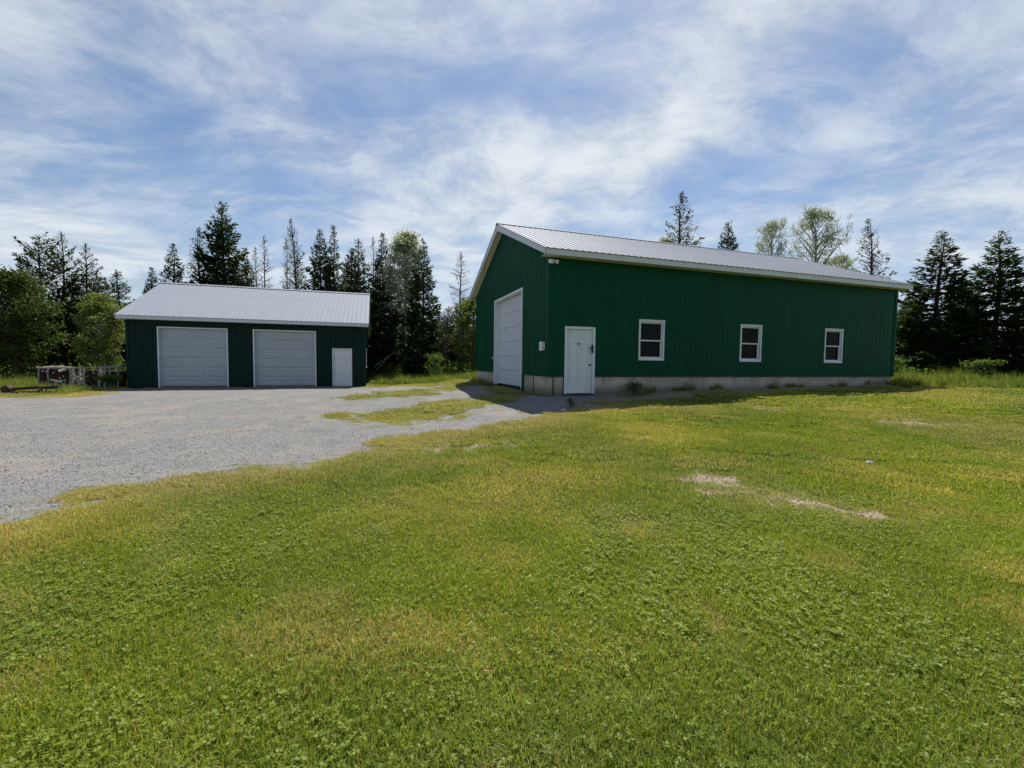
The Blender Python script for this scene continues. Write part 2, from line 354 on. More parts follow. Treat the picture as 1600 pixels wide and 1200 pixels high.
def cover(x, y):
    """gravel, dry, soil weights 0..1 of the ground at x, y"""
    n = fbm(x * .9, y * .9, 3) - .5; n2 = fbm(x * 3.1, y * 3.1, 11) - .5
    s = sdist(x, y, YARD); n3 = fbm(x * 9, y * 9, 17, 3) - .5; g = np.clip(.5 + (s - .1 + n * 1.5 + n2 * 1.2 + n3 * .9) / 1.3, 0, 1)
    dry = np.exp(-np.maximum(0, -s) ** 2 / 1.0) * .95 * (s < .6)
    for P_ in STRIPS:
        q = sdist(x, y * 1.0, P_) + n * 1.6 + n2 * 1.6 + n3 * 1.2 - .02; w = np.clip(.5 + q / 1.4, 0, 1); g = g * (1 - .85 * w); dry = np.maximum(dry * (1 - w), w * .62)
    e = ((x - 4.55) / .62) ** 2 + ((y - 11.45) / .28) ** 2; g = np.maximum(g, np.clip(1.5 - e - n2, 0, 1))
    soil = np.zeros_like(np.asarray(x, float))
    for cx, cy, sx, sy, a in BARE:
        soil = np.maximum(soil, a * (.86 + .9 * n2 + .6 * n3) * np.exp(-((x - cx) / sx) ** 2 - ((y - cy) / sy) ** 2))
    bu, bv = blocal(x, y)
    wall = np.clip(1.2 - np.abs(bv + .45) / 1.0 + n * .8, 0, 1) * (bu > -.6) * (bu < 17); soil = np.maximum(soil, wall * 1.05)
    dry = np.maximum(dry, np.clip((fbm(x * .45 + 9, y * .45, 21) - .52) * 2.2, 0, .55)); dry = np.maximum(dry, np.clip((fbm(x * 1.6, y * 1.6, 31) - .54) * 3.0, 0, .6)); dry = np.maximum(dry, soil * .8)
    dry = np.maximum(dry, .6 * np.exp(-((x + .72) / .75) ** 2 - ((y - 2.2) / .22) ** 2))
    return g, np.clip(dry, 0, 1), soil
def axis(segs):
    o = []
    for a, b, st in segs: o += list(np.arange(a, b - 1e-6, st))
    return o
gx = sorted(set(np.round([-900, -600, -400, -280, -200, -150, -110, -85, -70] + axis([(-60, -34, 2.0), (-34, -20, .35), (-20, -8, .16), (-8, 9, .085), (9, 20, .2), (20, 36, .5), (36, 60, 2)]) + [60, 75, 90, 120, 160, 220, 300, 450, 650, 900], 3)))
gy = sorted(set(np.round([-500, -300, -180, -100, -60, -35, -20, -12, -8, -5, -3, -1.5, 0] + axis([(.6, 9, .075), (9, 15, .1), (15, 26, .18), (26, 40, .6), (40, 60, 2)]) + [60, 75, 95, 125, 170, 230, 320, 450, 650, 950, 1400], 3)))
GX, GY = np.meshgrid(gx, gy); fx, fy = GX.ravel(), GY.ravel()
gz = terrain(fx, fy) + (fbm(fx * 1.3, fy * 1.3, 5) - .5) * .04 * (np.hypot(fx, fy) < 60)
gg, gdry, gsoil = cover(fx, fy)
gz = gz + (gg > .5) * 0 + (fbm(fx * 7, fy * 7, 8, 2) - .5) * .016 * gg
nx, ny = len(gx), len(gy)
ii = (np.arange(ny - 1)[:, None] * nx + np.arange(nx - 1)[None, :]).ravel()
quads = np.stack([ii, ii + 1, ii + nx + 1, ii + nx], 1)
fg = gg[quads].mean(1)
def submesh(name, sel, **kw):
    q = quads[sel]; u, inv = np.unique(q, return_inverse=True)
    me = npmesh(name, np.stack([fx[u], fy[u], gz[u]], 1), inv.reshape(-1, 4), 'ground_cover', dict(gravel=gg[u], dry=gdry[u], soil=gsoil[u]), True)
    o = bpy.data.objects.new(name, me); link(o); tag(o, **kw); return o
submesh('ground', fg <= .5, kind='structure')
submesh('gravel_yard', fg > .5, kind='structure')

# ================================================================== buildings
RIB = [(0, 0), (.085, 0), (.1, .018), (.13, .018), (.145, 0)]          # one 9 inch rib
def rib_profile(a, b, pitch=.2286, hs=1.0):
    pts = []; k = math.floor(a / pitch) - 1
    while k * pitch < b + pitch:
        for u, h in RIB: pts.append((k * pitch + u, h * hs))
        k += 1
    return pts
def prof_at(pts, u):
    for (a, ha), (b, hb) in zip(pts, pts[1:]):
        if a <= u <= b: return ha + (hb - ha) * (u - a) / max(b - a, 1e-9)
    return 0
def siding(parent, mat, org, sdir, ndir, width, z0, top, openings=(), breaks=(), proud=0., sheet=.9144, name='wall_panel', hs=1.0):
    """ribbed steel sheets along a wall; top is a function of s"""
    org, sdir, ndir = Vector(org), Vector(sdir), Vector(ndir); s0 = 0.
    while s0 < width - .02:
        s1 = min(s0 + sheet, width)
        if width - s1 < .05: s1 = width
        pr = rib_profile(s0, s1, hs=hs); us = {s0, s1} | {u for u, h in pr if s0 < u < s1} | {q for q in breaks if s0 < q < s1}
        for (a, b, c, d) in openings: us |= {q for q in (a, b) if s0 < q < s1}
        us = sorted(us); mb = MB()
        for a, b in zip(us, us[1:]):
            mid = (a + b) / 2; zz = [(z0, None)]
            ops = sorted([(o[2], o[3]) for o in openings if o[0] < mid < o[1]]); lo = z0; spans = []
            for c, d in ops:
                if c > lo: spans.append((lo, c))
                lo = max(lo, d)
            spans.append((lo, None))
            for c, d in spans:
                ta, tb = (top(a), top(b)) if d is None else (d, d)
                if max(ta, tb) <= c + .001: continue
                ha, hb = prof_at(pr, a) + proud, prof_at(pr, b) + proud
                pa, pb = org + sdir * a + ndir * ha, org + sdir * b + ndir * hb; up = Vector((0, 0, 1))
                mb.quad(pa + up * c, pb + up * c, pb + up * max(tb, c), pa + up * max(ta, c))
        if mb.f: mb.build(name, mat, parent)
        s0 = s1
ROOFM = {}
def roof_sheets(parent, x0, x1, ye, ze, yr, zr, mat='roof_metal', sheet=.9144):
    """ribbed sheets on one slope, from eave (ye, ze) to ridge (yr, zr)"""
    x = x0; nrm = Vector((0, -(zr - ze), yr - ye)); nrm = nrm.normalized() * (1 if (yr - ye) > 0 else -1)
    while x < x1 - .02:
        w = min(sheet, x1 - x); key = (round(w, 3), round(ye, 3), round(ze, 3), round(yr, 3))
        if key not in ROOFM:
            pr = rib_profile(0, w); us = sorted({0, w} | {u for u, h in pr if 0 < u < w}); mb = MB()
            for a, b in zip(us, us[1:]):
                A = [Vector((a, ye, ze)) + nrm * prof_at(pr, a), Vector((b, ye, ze)) + nrm * prof_at(pr, b), Vector((b, yr, zr)) + nrm * prof_at(pr, b), Vector((a, yr, zr)) + nrm * prof_at(pr, a)]
                mb.quad(*(A if yr > ye else A[::-1]))
                und = [q - nrm * .02 - nrm * (prof_at(pr, uu)) for q, uu in zip(A, (a, b, b, a))]
                mb.quad(*(und[::-1] if yr > ye else und)); mb.quad(A[0], A[1], und[1], und[0])
            ROOFM[key] = mb.mesh('roof_panel', mat)
        o = bpy.data.objects.new('roof_panel', ROOFM[key]); link(o, parent); o.location = (x, 0, 0)
        x += w
class Frame:
    """local frame on a wall: s along, n outwards, z up -> boxes"""
    def __init__(s, org, sd, nd): s.o, s.s, s.n = Vector(org), Vector(sd), Vector(nd)
    def p(s, a, n, z): return s.o + s.s * a + s.n * n + Vector((0, 0, z))
    def box(s, mb, a0, a1, n0, n1, z0, z1):
        mb.hexa([s.p(a0, n0, z0), s.p(a1, n0, z0), s.p(a1, n1, z0), s.p(a0, n1, z0)], [s.p(a0, n0, z1), s.p(a1, n0, z1), s.p(a1, n1, z1), s.p(a0, n1, z1)]); return mb
def casing(parent, F, a0, a1, z0, z1, w, depth, mat='white_trim', n1=.028, sill=False):
    """trim on the wall face plus the jamb going in"""
    for x0, x1, c0, c1 in ((a0, a0 + w, z0, z1 - w), (a1 - w, a1, z0, z1 - w), (a0, a1, z1 - w, z1)):
        mb = MB(); F.box(mb, x0, x1, -.01, n1, c0, c1); mb.build('door_casing', mat, parent)
    for x0, x1, c0, c1 in ((a0 + w - .03, a0 + w, z0, z1 - w), (a1 - w, a1 - w + .03, z0, z1 - w), (a0 + w, a1 - w, z1 - w, z1 - w + .03)):
        mb = MB(); F.box(mb, x0, x1, -depth, -.012, c0, c1); mb.build('door_jamb', mat, parent)
def overhead(parent, F, a0, a1, z0, z1, nsec, depth, mat, style, label):
    root = MB(); F.box(root, a0 - .02, a1 + .02, -depth - .07, -depth - .05, z0 + .01, z1 + .04)
    door = root.build('overhead_door', mat, parent, label=label)
    h = (z1 - z0) / nsec
    for k in range(nsec):
        mb = MB(); c0, c1 = z0 + k * h + .006, z0 + (k + 1) * h - .006
        F.box(mb, a0 - .02, a1 + .02, -depth - .045, -depth, c0, c1)
        if style == 'embossed':
            nc = 3; w = (a1 - a0 - .2) / nc
            for i in range(nc):
                for j in range(2):
                    x0 = a0 + .1 + i * w + .07; x1 = a0 + .1 + (i + 1) * w - .07; y0 = c0 + .05 + j * (h / 2 - .02); y1 = y0 + h / 2 - .11
                    F.box(mb, x0, x1, -depth - .01, -depth + .014, y0, y1); F.box(mb, x0 + .04, x1 - .04, -depth, -depth + .024, y0 + .04, y1 - .04)
        else:
            for j in range(3):
                y0 = c0 + (j + .5) * h / 3; F.box(mb, a0, a1, -depth - .01, -depth + .006, y0 - .05, y0 + .05)
        o = mb.build('door_section', mat, door)
    mb = MB(); F.box(mb, a0 - .02, a1 + .02, -depth - .05, -depth + .008, z0 - .035, z0 + .002); mb.build('bottom_seal', 'rubber', door)
    return door
def window(parent, F, a0, a1, z0, z1, back=.10):
    w = .055
    fr = MB()
    for x0, x1, c0, c1 in ((a0, a0 + w, z0 + w, z1 - w), (a1 - w, a1, z0 + w, z1 - w), (a0, a1, z1 - w, z1), (a0, a1, z0, z0 + w)): F.box(fr, x0, x1, -back, .03, c0, c1)
    win = fr.build('window', 'white_trim', parent)
    mb = MB(); F.box(mb, a0 - .012, a1 + .012, .0, .05, z1 + .001, z1 + .022); mb.build('head_flashing', 'white_trim', win)
    mb = MB(); F.box(mb, a0 - .006, a1 + .006, .0, .045, z0 - .02, z0 - .001); mb.build('sill', 'white_trim', win)
    zm = (z0 + z1) / 2 - .01
    for nm, c0, c1, n in (('upper_sash', zm - .025, z1 - w, -.03), ('lower_sash', z0 + w, zm + .025, -.065)):
        sw = .045; mb = MB(); b0, b1 = a0 + w + .001, a1 - w - .001
        for x0, x1, d0, d1 in ((b0, b0 + sw, c0 + sw, c1 - sw), (b1 - sw, b1, c0 + sw, c1 - sw), (b0, b1, c1 - sw, c1 - .001), (b0, b1, c0 + .001, c0 + sw)): F.box(mb, x0, x1, n - .03, n, d0, d1)
        mb.build(nm, 'white_trim', win)
        mb = MB(); F.box(mb, b0 + sw, b1 - sw, n - .018, n - .012, c0 + sw, c1 - sw); mb.build('pane', 'window_glass', win)
def six_panel(parent, F, a0, a1, z0, z1, n, mat, panels=True):
    mb = MB(); F.box(mb, a0, a1, n - .045, n, z0, z1); d = mb.build('door', mat, parent); 
    if panels:
        W_, H_ = a1 - a0, z1 - z0
        for i in (0, 1):
            for f0, f1 in ((.09, .42), (.49, .80), (.85, .95)):
                x0 = a0 + W_ * (.13 + i * .40); x1 = x0 + W_ * .32; y0, y1 = z0 + H_ * f0, z0 + H_ * f1
                mb = MB()
                for q in ((x0, x1, y0, y0 + .018), (x0, x1, y1 - .018, y1), (x0, x0 + .018, y0 + .018, y1 - .018), (x1 - .018, x1, y0 + .018, y1 - .018)): F.box(mb, q[0], q[1], n - .004, n + .016, q[2], q[3])
                F.box(mb, x0 + .05, x1 - .05, n - .004, n + .010, y0 + .045, y1 - .045); mb.build('door_panel', mat, d)
    return d
def knob(parent, F, a, n, z, mat='dark_metal', name='door_knob'):
    mb = MB(); c = F.p(a, n, z)
    mb.tube([c, c + F.n * .03, c + F.n * .035, c + F.n * .06, c + F.n * .065], [.03, .02, .028, .028, .012], 10); return mb.build(name, mat, parent)

def gable_roof(parent, W_, L_, H_, ov_e, ov_g, zt_e, zt_r, fh, mat_f='fascia', boxed=True):
    """W_ depth (y), L_ length (x); zt_e roof top at the eave edge, zt_r at the ridge; fh fascia height"""
    ym = W_ / 2
    x0, x1 = -ov_g, L_ + ov_g
    roof_sheets(parent, x0 - .02, x1 + .02, -ov_e - .03, zt_e - (zt_r - zt_e) / (ym + ov_e) * .03, ym, zt_r)
    roof_sheets(parent, x0 - .02, x1 + .02, W_ + ov_e + .03, zt_e - (zt_r - zt_e) / (ym + ov_e) * .03, ym, zt_r)
    sl = (zt_r - zt_e) / (ym + ov_e)
    mb = MB()
    for s in (-1, 1):
        a = [(x0 - .03, ym, zt_r + .045), (x1 + .03, ym, zt_r + .045), (x1 + .03, ym + s * .17, zt_r + .045 - sl * .17), (x0 - .03, ym + s * .17, zt_r + .045 - sl * .17)]
        mb.quad(*(a if s > 0 else a[::-1])); b = [(p[0], p[1], p[2] - .02) for p in a]; mb.quad(*(b if s < 0 else b[::-1])); mb.quad(a[2], a[3], b[3], b[2])
    mb.build('ridge_cap', 'roof_metal', parent)
    for s, ye in ((-1, -ov_e), (1, W_ + ov_e)):
        mb = MB(); y0, y1 = sorted((ye, ye - s * .03)); mb.box(x0, x1, y0, y1, zt_e - fh - .02, zt_e - .028); mb.build('eave_fascia', mat_f, parent)
        if boxed:
            yw = 0 if s < 0 else W_; y0, y1 = sorted((ye - s * .031, yw + s * .022)); mb = MB(); mb.box(x0 + .03, x1 - .03, y0, y1, zt_e - fh - .012, zt_e - fh + .0); mb.build('soffit', 'soffit', parent)
    for xa, sx in ((x0, 1), (x1, -1)):
        for s, ye in ((-1, -ov_e), (1, W_ + ov_e)):
            xb = xa + sx * .03; d = .022; ht = .25; mb = MB()
            ya = ye + (-s) * .0
            mb.hexa([(xa - sx * .003, ya, zt_e - fh - .02), (xb, ya, zt_e - fh - .02), (xb, ya, zt_e - d), (xa - sx * .003, ya, zt_e - d)],
                    [(xa - sx * .003, ym, zt_r - ht - .02), (xb, ym, zt_r - ht - .02), (xb, ym, zt_r - d), (xa - sx * .003, ym, zt_r - d)]); mb.build('rake_fascia', mat_f, parent)
            # sloping soffit under the rake
            xw = -.021 if sx > 0 else L_ + .021
            yw0 = -.0 if s < 0 else W_
            zs = lambda y: zt_e + sl * abs(y - ye) - .20
            mb = MB(); mb.hexa([(xb, ye - s * .03, zs(ye)), (xw, ye - s * .03, zs(ye)), (xw, ye - s * .03, zs(ye) + .012), (xb, ye - s * .03, zs(ye) + .012)],
                    [(xb, ym, zs(ym)), (xw, ym, zs(ym)), (xw, ym, zs(ym) + .012), (xb, ym, zs(ym) + .012)]); mb.build('rake_soffit', 'soffit', parent)

# ---- big green barn
S = .6                                                     # siding starts this far above the barn's base
barn = empty('barn', (BX, BY, BZ - S), BYAW)
tag(barn, 'large bright green steel barn with tall white overhead door in its gable end', 'barn')
bW, bL, bH = 9.447, 15.889, 3.6
fh = .177; zt_e = S + bH + .033 + fh; zt_r = S + 6.01; bsl = (zt_r - zt_e) / (bW / 2 + .389)
Ff = Frame((0, 0, S), (1, 0, 0), (0, -1, 0)); Fg = Frame((0, 0, S), (0, 1, 0), (-1, 0, 0))
Fb = Frame((0, bW, S), (1, 0, 0), (0, 1, 0)); Fr = Frame((bL, 0, S), (0, 1, 0), (1, 0, 0))
WINS = [(3.239, 4.240), (7.520, 8.520), (11.758, 12.758)]; wz0, wz1 = .546, 1.856
du0, du1, dz0, dz1 = .556, 1.616, -.586, 1.554
ops_f = [(a + .03, b - .03, wz0 + .03, wz1 - .03) for a, b in WINS] + [(du0 + .03, du1 - .03, -.6, dz1 - .03)]
top_w = lambda s: bH + .035
siding(barn, 'barn_green', Ff.o, Ff.s, Ff.n, bL, 0, top_w, ops_f, hs=.55)
siding(barn, 'barn_green', Fb.o, Fb.s, Fb.n, bL, 0, top_w)
gtop = lambda s: (zt_e - S) + bsl * (.389 + min(s, bW - s)) - .20
o0, o1, oz = 2.36, 6.037, 3.10; zl = 3.54
siding(barn, 'barn_green', Fg.o, Fg.s, Fg.n, bW, 0, lambda s: min(zl + .08, gtop(s)), [(o0 + .04, o1 - .04, -.6, oz - .04)])
siding(barn, 'barn_green', Fg.o, Fg.s, Fg.n, bW, zl, gtop, [], [bW / 2], .012)
siding(barn, 'barn_green', Fr.o, Fr.s, Fr.n, bW, 0, gtop, [], [bW / 2])
for (x, y, sx, sy) in ((0, 0, -1, -1), (0, bW, -1, 1), (bL, 0, 1, -1), (bL, bW, 1, 1)):      # corner trims
    mb = MB(); a, b = sorted((x + sx * .0255, x - sx * .10)); c, d = sorted((y + sy * .0225, y + sy * .0265)); mb.box(a, b, c, d, S - .02, S + bH + .01)
    a, b = sorted((x + sx * .0225, x + sx * .0265)); c, d = sorted((y + sy * .0225, y - sy * .10)); mb.box(a, b, c, d, S - .02, S + bH + .01); mb.build('corner_trim', 'barn_green', barn)
for a, b in ((0.0, du0 - .01), (du1 + .01, bL)):
    mb = MB(); Ff.box(mb, a, b, .0, .03, -.022, -.002); mb.build('base_trim', 'barn_green', barn)
for a, b in ((0.0, o0 - .01), (o1 + .01, bW)):
    mb = MB(); Fg.box(mb, a, b, .0, .03, -.022, -.002); mb.build('base_trim', 'barn_green', barn)
# foundation walls, poured in lengths
def found(F, a, b, n0=-.20, n1=-.03):
    mb = MB(); F.box(mb, a, b, n0, n1, -1.3, -.024); mb.build('foundation_wall', 'concrete', barn)
brk = [0.03, du0 - .02]; found(Ff, .03, du0 - .02)
for a, b in ((du1 + .02, 5.2), (5.206, 8.9), (8.906, 12.5), (12.506, bL - .03)): found(Ff, a, b)
for a, b in ((.206, 1.25), (1.256, o0 - .14), (o1 - .02, bW - .206)): found(Fg, a, b)
found(Fb, .03, bL - .03); found(Fr, .206, bW - .206)
mb = MB(); mb.box(.25, bL - .25, .25, bW - .25, S - .75, S - .56); mb.build('floor_slab', 'interior', barn)
mb = MB(); mb.box(.25, bL - .25, 4.6, 4.7, S - .55, S + bH - .1); mb.build('interior_partition', 'interior', barn)
mb = MB(); mb.box(.12, bL - .12, .12, bW - .12, S + bH - .05, S + bH + .0); mb.build('ceiling', 'interior', barn)
gable_roof(barn, bW, bL, bH, .389, .30, zt_e, zt_r, fh)
# the overhead door of the gable
casing(barn, Fg, o0, o1, -.53, oz, .085, .24)
mb = MB(); Fg.box(mb, o0 - .12, o0 - .012, -.06, .02, -.72, -.0); mb.build('jamb_flashing', 'barn_green', barn)
overhead(barn, Fg, o0 + .085, o1 - .085, -.50, oz - .10, 6, .20, 'door_white', 'flush', 'tall white sectional overhead door, recessed in the gable end')
# the walk door
casing(barn, Ff, du0, du1, -.56, dz1, .075, .10)
wd = six_panel(barn, Ff, du0 + .078, du1 - .078, -.545, dz1 - .08, -.055, 'white_trim'); wd['label'] = 'white six-panel walk door in the long wall'
knob(wd, Ff, du1 - .15, -.055, .36)
mb = MB(); Ff.box(mb, du1 - .17, du1 - .045, -.054, -.042, .88, .91); Ff.box(mb, du1 - .09, du1 - .06, -.054, .04, .74, .99); mb.build('hasp', 'dark_metal', wd)
mb = MB(); c = Ff.p(du0 + .50, -.055, 1.02); mb.tube([c, c + Ff.n * .008], [.045, .045], 16); bdg = mb.build('round_badge', 'badge_blue', wd)
mb = MB(); Ff.box(mb, du0 + .05, du1 - .05, -.11, .06, -.60, -.562); mb.build('threshold', 'dark_metal', barn)
mb = MB(); Ff.box(mb, du0 - .05, du1 + .05, -.12, -.05, -1.2, -.605); mb.build('door_footing', 'concrete', barn)
for a, b in WINS: window(barn, Ff, a, b, wz0, wz1)
# meter box, push button, cables, flood light
mb = MB(); Fg.box(mb, .20, .42, .02, .11, .80, 1.06); eb = mb.build('electrical_box', 'white_trim', barn); mb = MB(); Fg.box(mb, .19, .43, .1105, .122, .79, 1.07); mb.build('box_cover', 'white_trim', eb)
mb = MB(); Fg.box(mb, 6.16, 6.23, .02, .05, .55, .66); mb.build('push_button', 'white_trim', barn)
mb = MB(); p = [Fg.p(1.25, -.015, -.03), Fg.p(1.27, -.012, -.2), Fg.p(1.24, -.015, -.4), Fg.p(1.25, -.012, -.9)]; mb.tube(p, .013, 6); mb.build('cable', 'rubber', barn)
mb = MB(); p = [Ff.p(.19, -.012, -.03), Ff.p(.2, -.012, -.9)]; mb.tube(p, .016, 6); mb.build('cable', 'rubber', barn)
mb = MB(); Ff.box(mb, .02, .14, .02, .06, 3.44, 3.56); fl = mb.build('flood_light', 'white_trim', barn)
for dx in (-.05, .19):
    mb = MB(); c = Ff.p(.08 + (dx - .07) * .3, .05, 3.52); q = Ff.p(.08 + (dx - .07) * 1.0, .18, 3.46); mb.tube([c, c.lerp(q, .4), c.lerp(q, .5), q], [.02, .025, .05, .065], 12); mb.build('lamp_head', 'white_trim', fl)

# ---- dark green two-door garage
gX, gY, gZ, gA = -18.9767, 21.0178, .0822, .3086
gar = empty('garage', (gX, gY, gZ), gA)
tag(gar, 'dark green two-bay garage with white overhead doors and pale ribbed metal roof beside gravel yard', 'garage')
gL, gH, gW = 11.095, 3.357, 8.685
Ff = Frame((0, 0, 0), (1, 0, 0), (0, -1, 0)); Fb = Frame((0, gW, 0), (1, 0, 0), (0, 1, 0)); Fl = Frame((0, 0, 0), (0, 1, 0), (-1, 0, 0)); Fr = Frame((gL, 0, 0), (0, 1, 0), (1, 0, 0))
ze, zr = gH + .19, gH + 2.52; gsl = (zr - ze) / (gW / 2 + .505)
DOORS = [(1.258, 4.319), (5.472, 8.533)]; md0, md1 = 9.355, 10.388
gt = lambda s: ze + gsl * (.505 + min(s, gW - s)) - .20
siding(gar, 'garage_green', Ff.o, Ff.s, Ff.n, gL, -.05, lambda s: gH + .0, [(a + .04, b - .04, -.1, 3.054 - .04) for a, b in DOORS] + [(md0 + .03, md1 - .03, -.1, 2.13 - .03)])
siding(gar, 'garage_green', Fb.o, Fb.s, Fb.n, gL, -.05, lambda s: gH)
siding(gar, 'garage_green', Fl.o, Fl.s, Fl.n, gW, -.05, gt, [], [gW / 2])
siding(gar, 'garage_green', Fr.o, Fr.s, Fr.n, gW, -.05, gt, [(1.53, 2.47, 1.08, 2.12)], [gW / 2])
for (x, y, sx, sy) in ((0, 0, -1, -1), (0, gW, -1, 1), (gL, 0, 1, -1), (gL, gW, 1, 1)):
    mb = MB(); a, b = sorted((x + sx * .0255, x - sx * .09)); c, d = sorted((y + sy * .0225, y + sy * .0265)); mb.box(a, b, c, d, -.06, gH - .01)
    a, b = sorted((x + sx * .0225, x + sx * .0265)); c, d = sorted((y + sy * .0225, y - sy * .09)); mb.box(a, b, c, d, -.06, gH - .01); mb.build('corner_trim', 'garage_green', gar)
gable_roof(gar, gW, gL, gH, .505, .20, ze, zr, .17)
for k, (a, b) in enumerate(DOORS):
    casing(gar, Ff, a, b, -.0, 3.054, .055, .20)
    overhead(gar, Ff, a + .055, b - .055, .05, 3.0, 6, .17, 'garage_door', 'embossed', None)
casing(gar, Ff, md0, md1, 0, 2.13, .05, .08, 'white_trim')
d = six_panel(gar, Ff, md0 + .055, md1 - .055, .02, 2.075, -.05, 'white_trim', False); d['label'] = 'plain white walk door of the garage'
knob(d, Ff, md0 + .12, -.05, .93); knob(d, Ff, md0 + .12, -.05, 1.58, name='deadbolt')
window(gar, Fr, 1.5, 2.5, 1.05, 2.15)
mb = MB(); mb.box(.05, gL - .05, .05, gW - .05, -.5, .02); mb.build('floor_slab', 'concrete', gar)

# ================================================================== trees
def nrm(a): return a / (np.linalg.norm(a, axis=-1, keepdims=True) + 1e-9)
class Cards:
    """many small leaf-sized diamonds collected into one mesh"""
    def __init__(s): s.V = []; s.T = []
    def add(s, C, Dv, N, L, Wd, tint, rng, fold=.25):
        Dv = nrm(Dv); Sd = nrm(np.cross(Dv, N)); Nn = np.cross(Sd, Dv); L = L[:, None]; Wd = Wd[:, None]
        mid = C + Dv * L * .45 + Nn * L * .06
        V = np.stack([C, mid + Sd * Wd * .5 + Nn * Wd * fold, C + Dv * L, mid - Sd * Wd * .5 + Nn * Wd * fold], 1)
        s.V.append(V.reshape(-1, 3)); s.T.append(np.repeat(tint, 4))
    def mesh(s, name, mat):
        V = np.concatenate(s.V); T = np.concatenate(s.T); n = len(V) // 4
        return npmesh(name, V, np.arange(n * 4).reshape(n, 4), mat, dict(tint=np.clip(T, 0, 1)))
def trunk_mesh(name, H, r0, mat, rng, bend=.12, branches=None, n=8, r1=.02):
    mb = MB(); k = 9; ph = rng.uniform(0, 6.28)
    pts = [(bend * math.sin(ph + i * .7) * i / k, bend * math.cos(ph * 2 + i * .6) * i / k, H * i / k - (.25 if i == 0 else 0)) for i in range(k + 1)]
    rad = [r0 * 1.35] + [max(r1, r0 * (1 - i / k) ** .85) for i in range(1, k)] + [.008]
    mb.tube(pts, rad, n)
    for b in branches or []: mb.tube(b[0], b[1], 4, False)
    return mb.mesh(name, mat)
def conifer(seed, H=11., Rm=1.5, z0=.6, gap=.29, per=7, dens=40., droop=.25, rise=.25, mat='spruce_needles', jitter=.3, prof=.70, card=(.2, .38), cw=.46, bark='bark', r0=.16, lean=0., dead=0., layer=.16):
    rng = np.random.default_rng(seed); cr = Cards(); br = []; z = z0
    while z < H - .12:
        t = z / H; Rr = Rm * ((1 - t) ** prof) * (1 if t > .12 else .75 + 2 * t) * (1 if t < .8 else 1 - (t - .8) * 1.8) + .05
        k = max(3, int(round(per * (1 - .35 * t)))); a0 = rng.uniform(0, 6.28)
        for j in range(k):
            if rng.random() < dead * (1 - t): continue
            az = a0 + 6.283 * j / k + rng.normal(0, .25); Lb = Rr * rng.uniform(1 - jitter, 1 + jitter * .55); zz = z + rng.normal(0, gap * .35)
            if zz > H - .05: continue
            up0 = rise * 2.2 * t ** 1.5 + rise * .2 - droop * (1 - t) + rng.normal(0, .06); out = np.array([math.cos(az), math.sin(az), 0.])
            def sp(s): 
                s = np.asarray(s)[:, None]; return np.array([0, 0, zz]) + out * Lb * s + np.array([0, 0, 1.]) * Lb * (up0 * s - droop * .55 * s * (1 - s) + .22 * s ** 2.5)
            ss = np.array([0, .35, .7, 1.]); P_ = sp(ss); rr = .012 + .018 * Lb
            br.append(([tuple(q) for q in P_], [rr, rr * .7, rr * .45, .004]))
            n = max(5, int(dens * Lb * (.55 + .45 * Lb / Rm))); s = rng.random(n) ** .7 * .94 + .06
            base = sp(s); tan = nrm(sp(np.minimum(s + .02, 1.05)) - base); lat = nrm(np.cross(tan, np.array([0, 0, 1.]))); sg = rng.choice([-1, 1], n)[:, None]
            q = rng.random(n)[:, None] * (.42 * Lb * (1 - s[:, None]) ** .8 + .10); dn = np.array([0, 0, -1.])
            C = base + (tan * .45 + lat * sg * .85) * q + dn * (.14 * q + np.abs(rng.normal(0, layer * .5, (n, 1)))) + rng.normal(0, .03, (n, 3))
            Dv = tan * .8 + lat * sg * rng.uniform(.2, .9, (n, 1)) + rng.normal(0, .28, (n, 3)) + dn * .18
            N = np.array([0, 0, 1.]) + rng.normal(0, .45, (n, 3)); Lc = rng.uniform(card[0], card[1], n) * (.40 + .60 * min(1, Lb / 1.1))
            cr.add(C, Dv, N, Lc, Lc * cw * rng.uniform(.7, 1.3, n), rng.normal(.42, .2, n) + .25 * (s - .5) , rng)
        z += gap * rng.uniform(.75, 1.25) * (1 - .45 * t)
    # leader
    n = 26; zz = H - rng.random(n) * .7; a = rng.uniform(0, 6.28, n); o = np.stack([np.cos(a), np.sin(a), np.ones(n) * 1.1], 1)
    cr.add(np.stack([zz * 0, zz * 0, zz], 1), o, rng.normal(0, 1, (n, 3)), rng.uniform(.10, .2, n), np.full(n, .05), rng.normal(.5, .15, n), rng)
    tm = trunk_mesh('trunk', H, r0, bark, rng, .10, br); cm = cr.mesh('crown', mat)
    if lean:
        for me in (tm, cm):
            co = np.empty(len(me.vertices) * 3, np.float32); me.vertices.foreach_get('co', co); co = co.reshape(-1, 3); co[:, 0] += lean * (np.maximum(co[:, 2], 0) / H) ** 1.6 * H; me.vertices.foreach_set('co', co.ravel()); me.update()
    return tm, cm
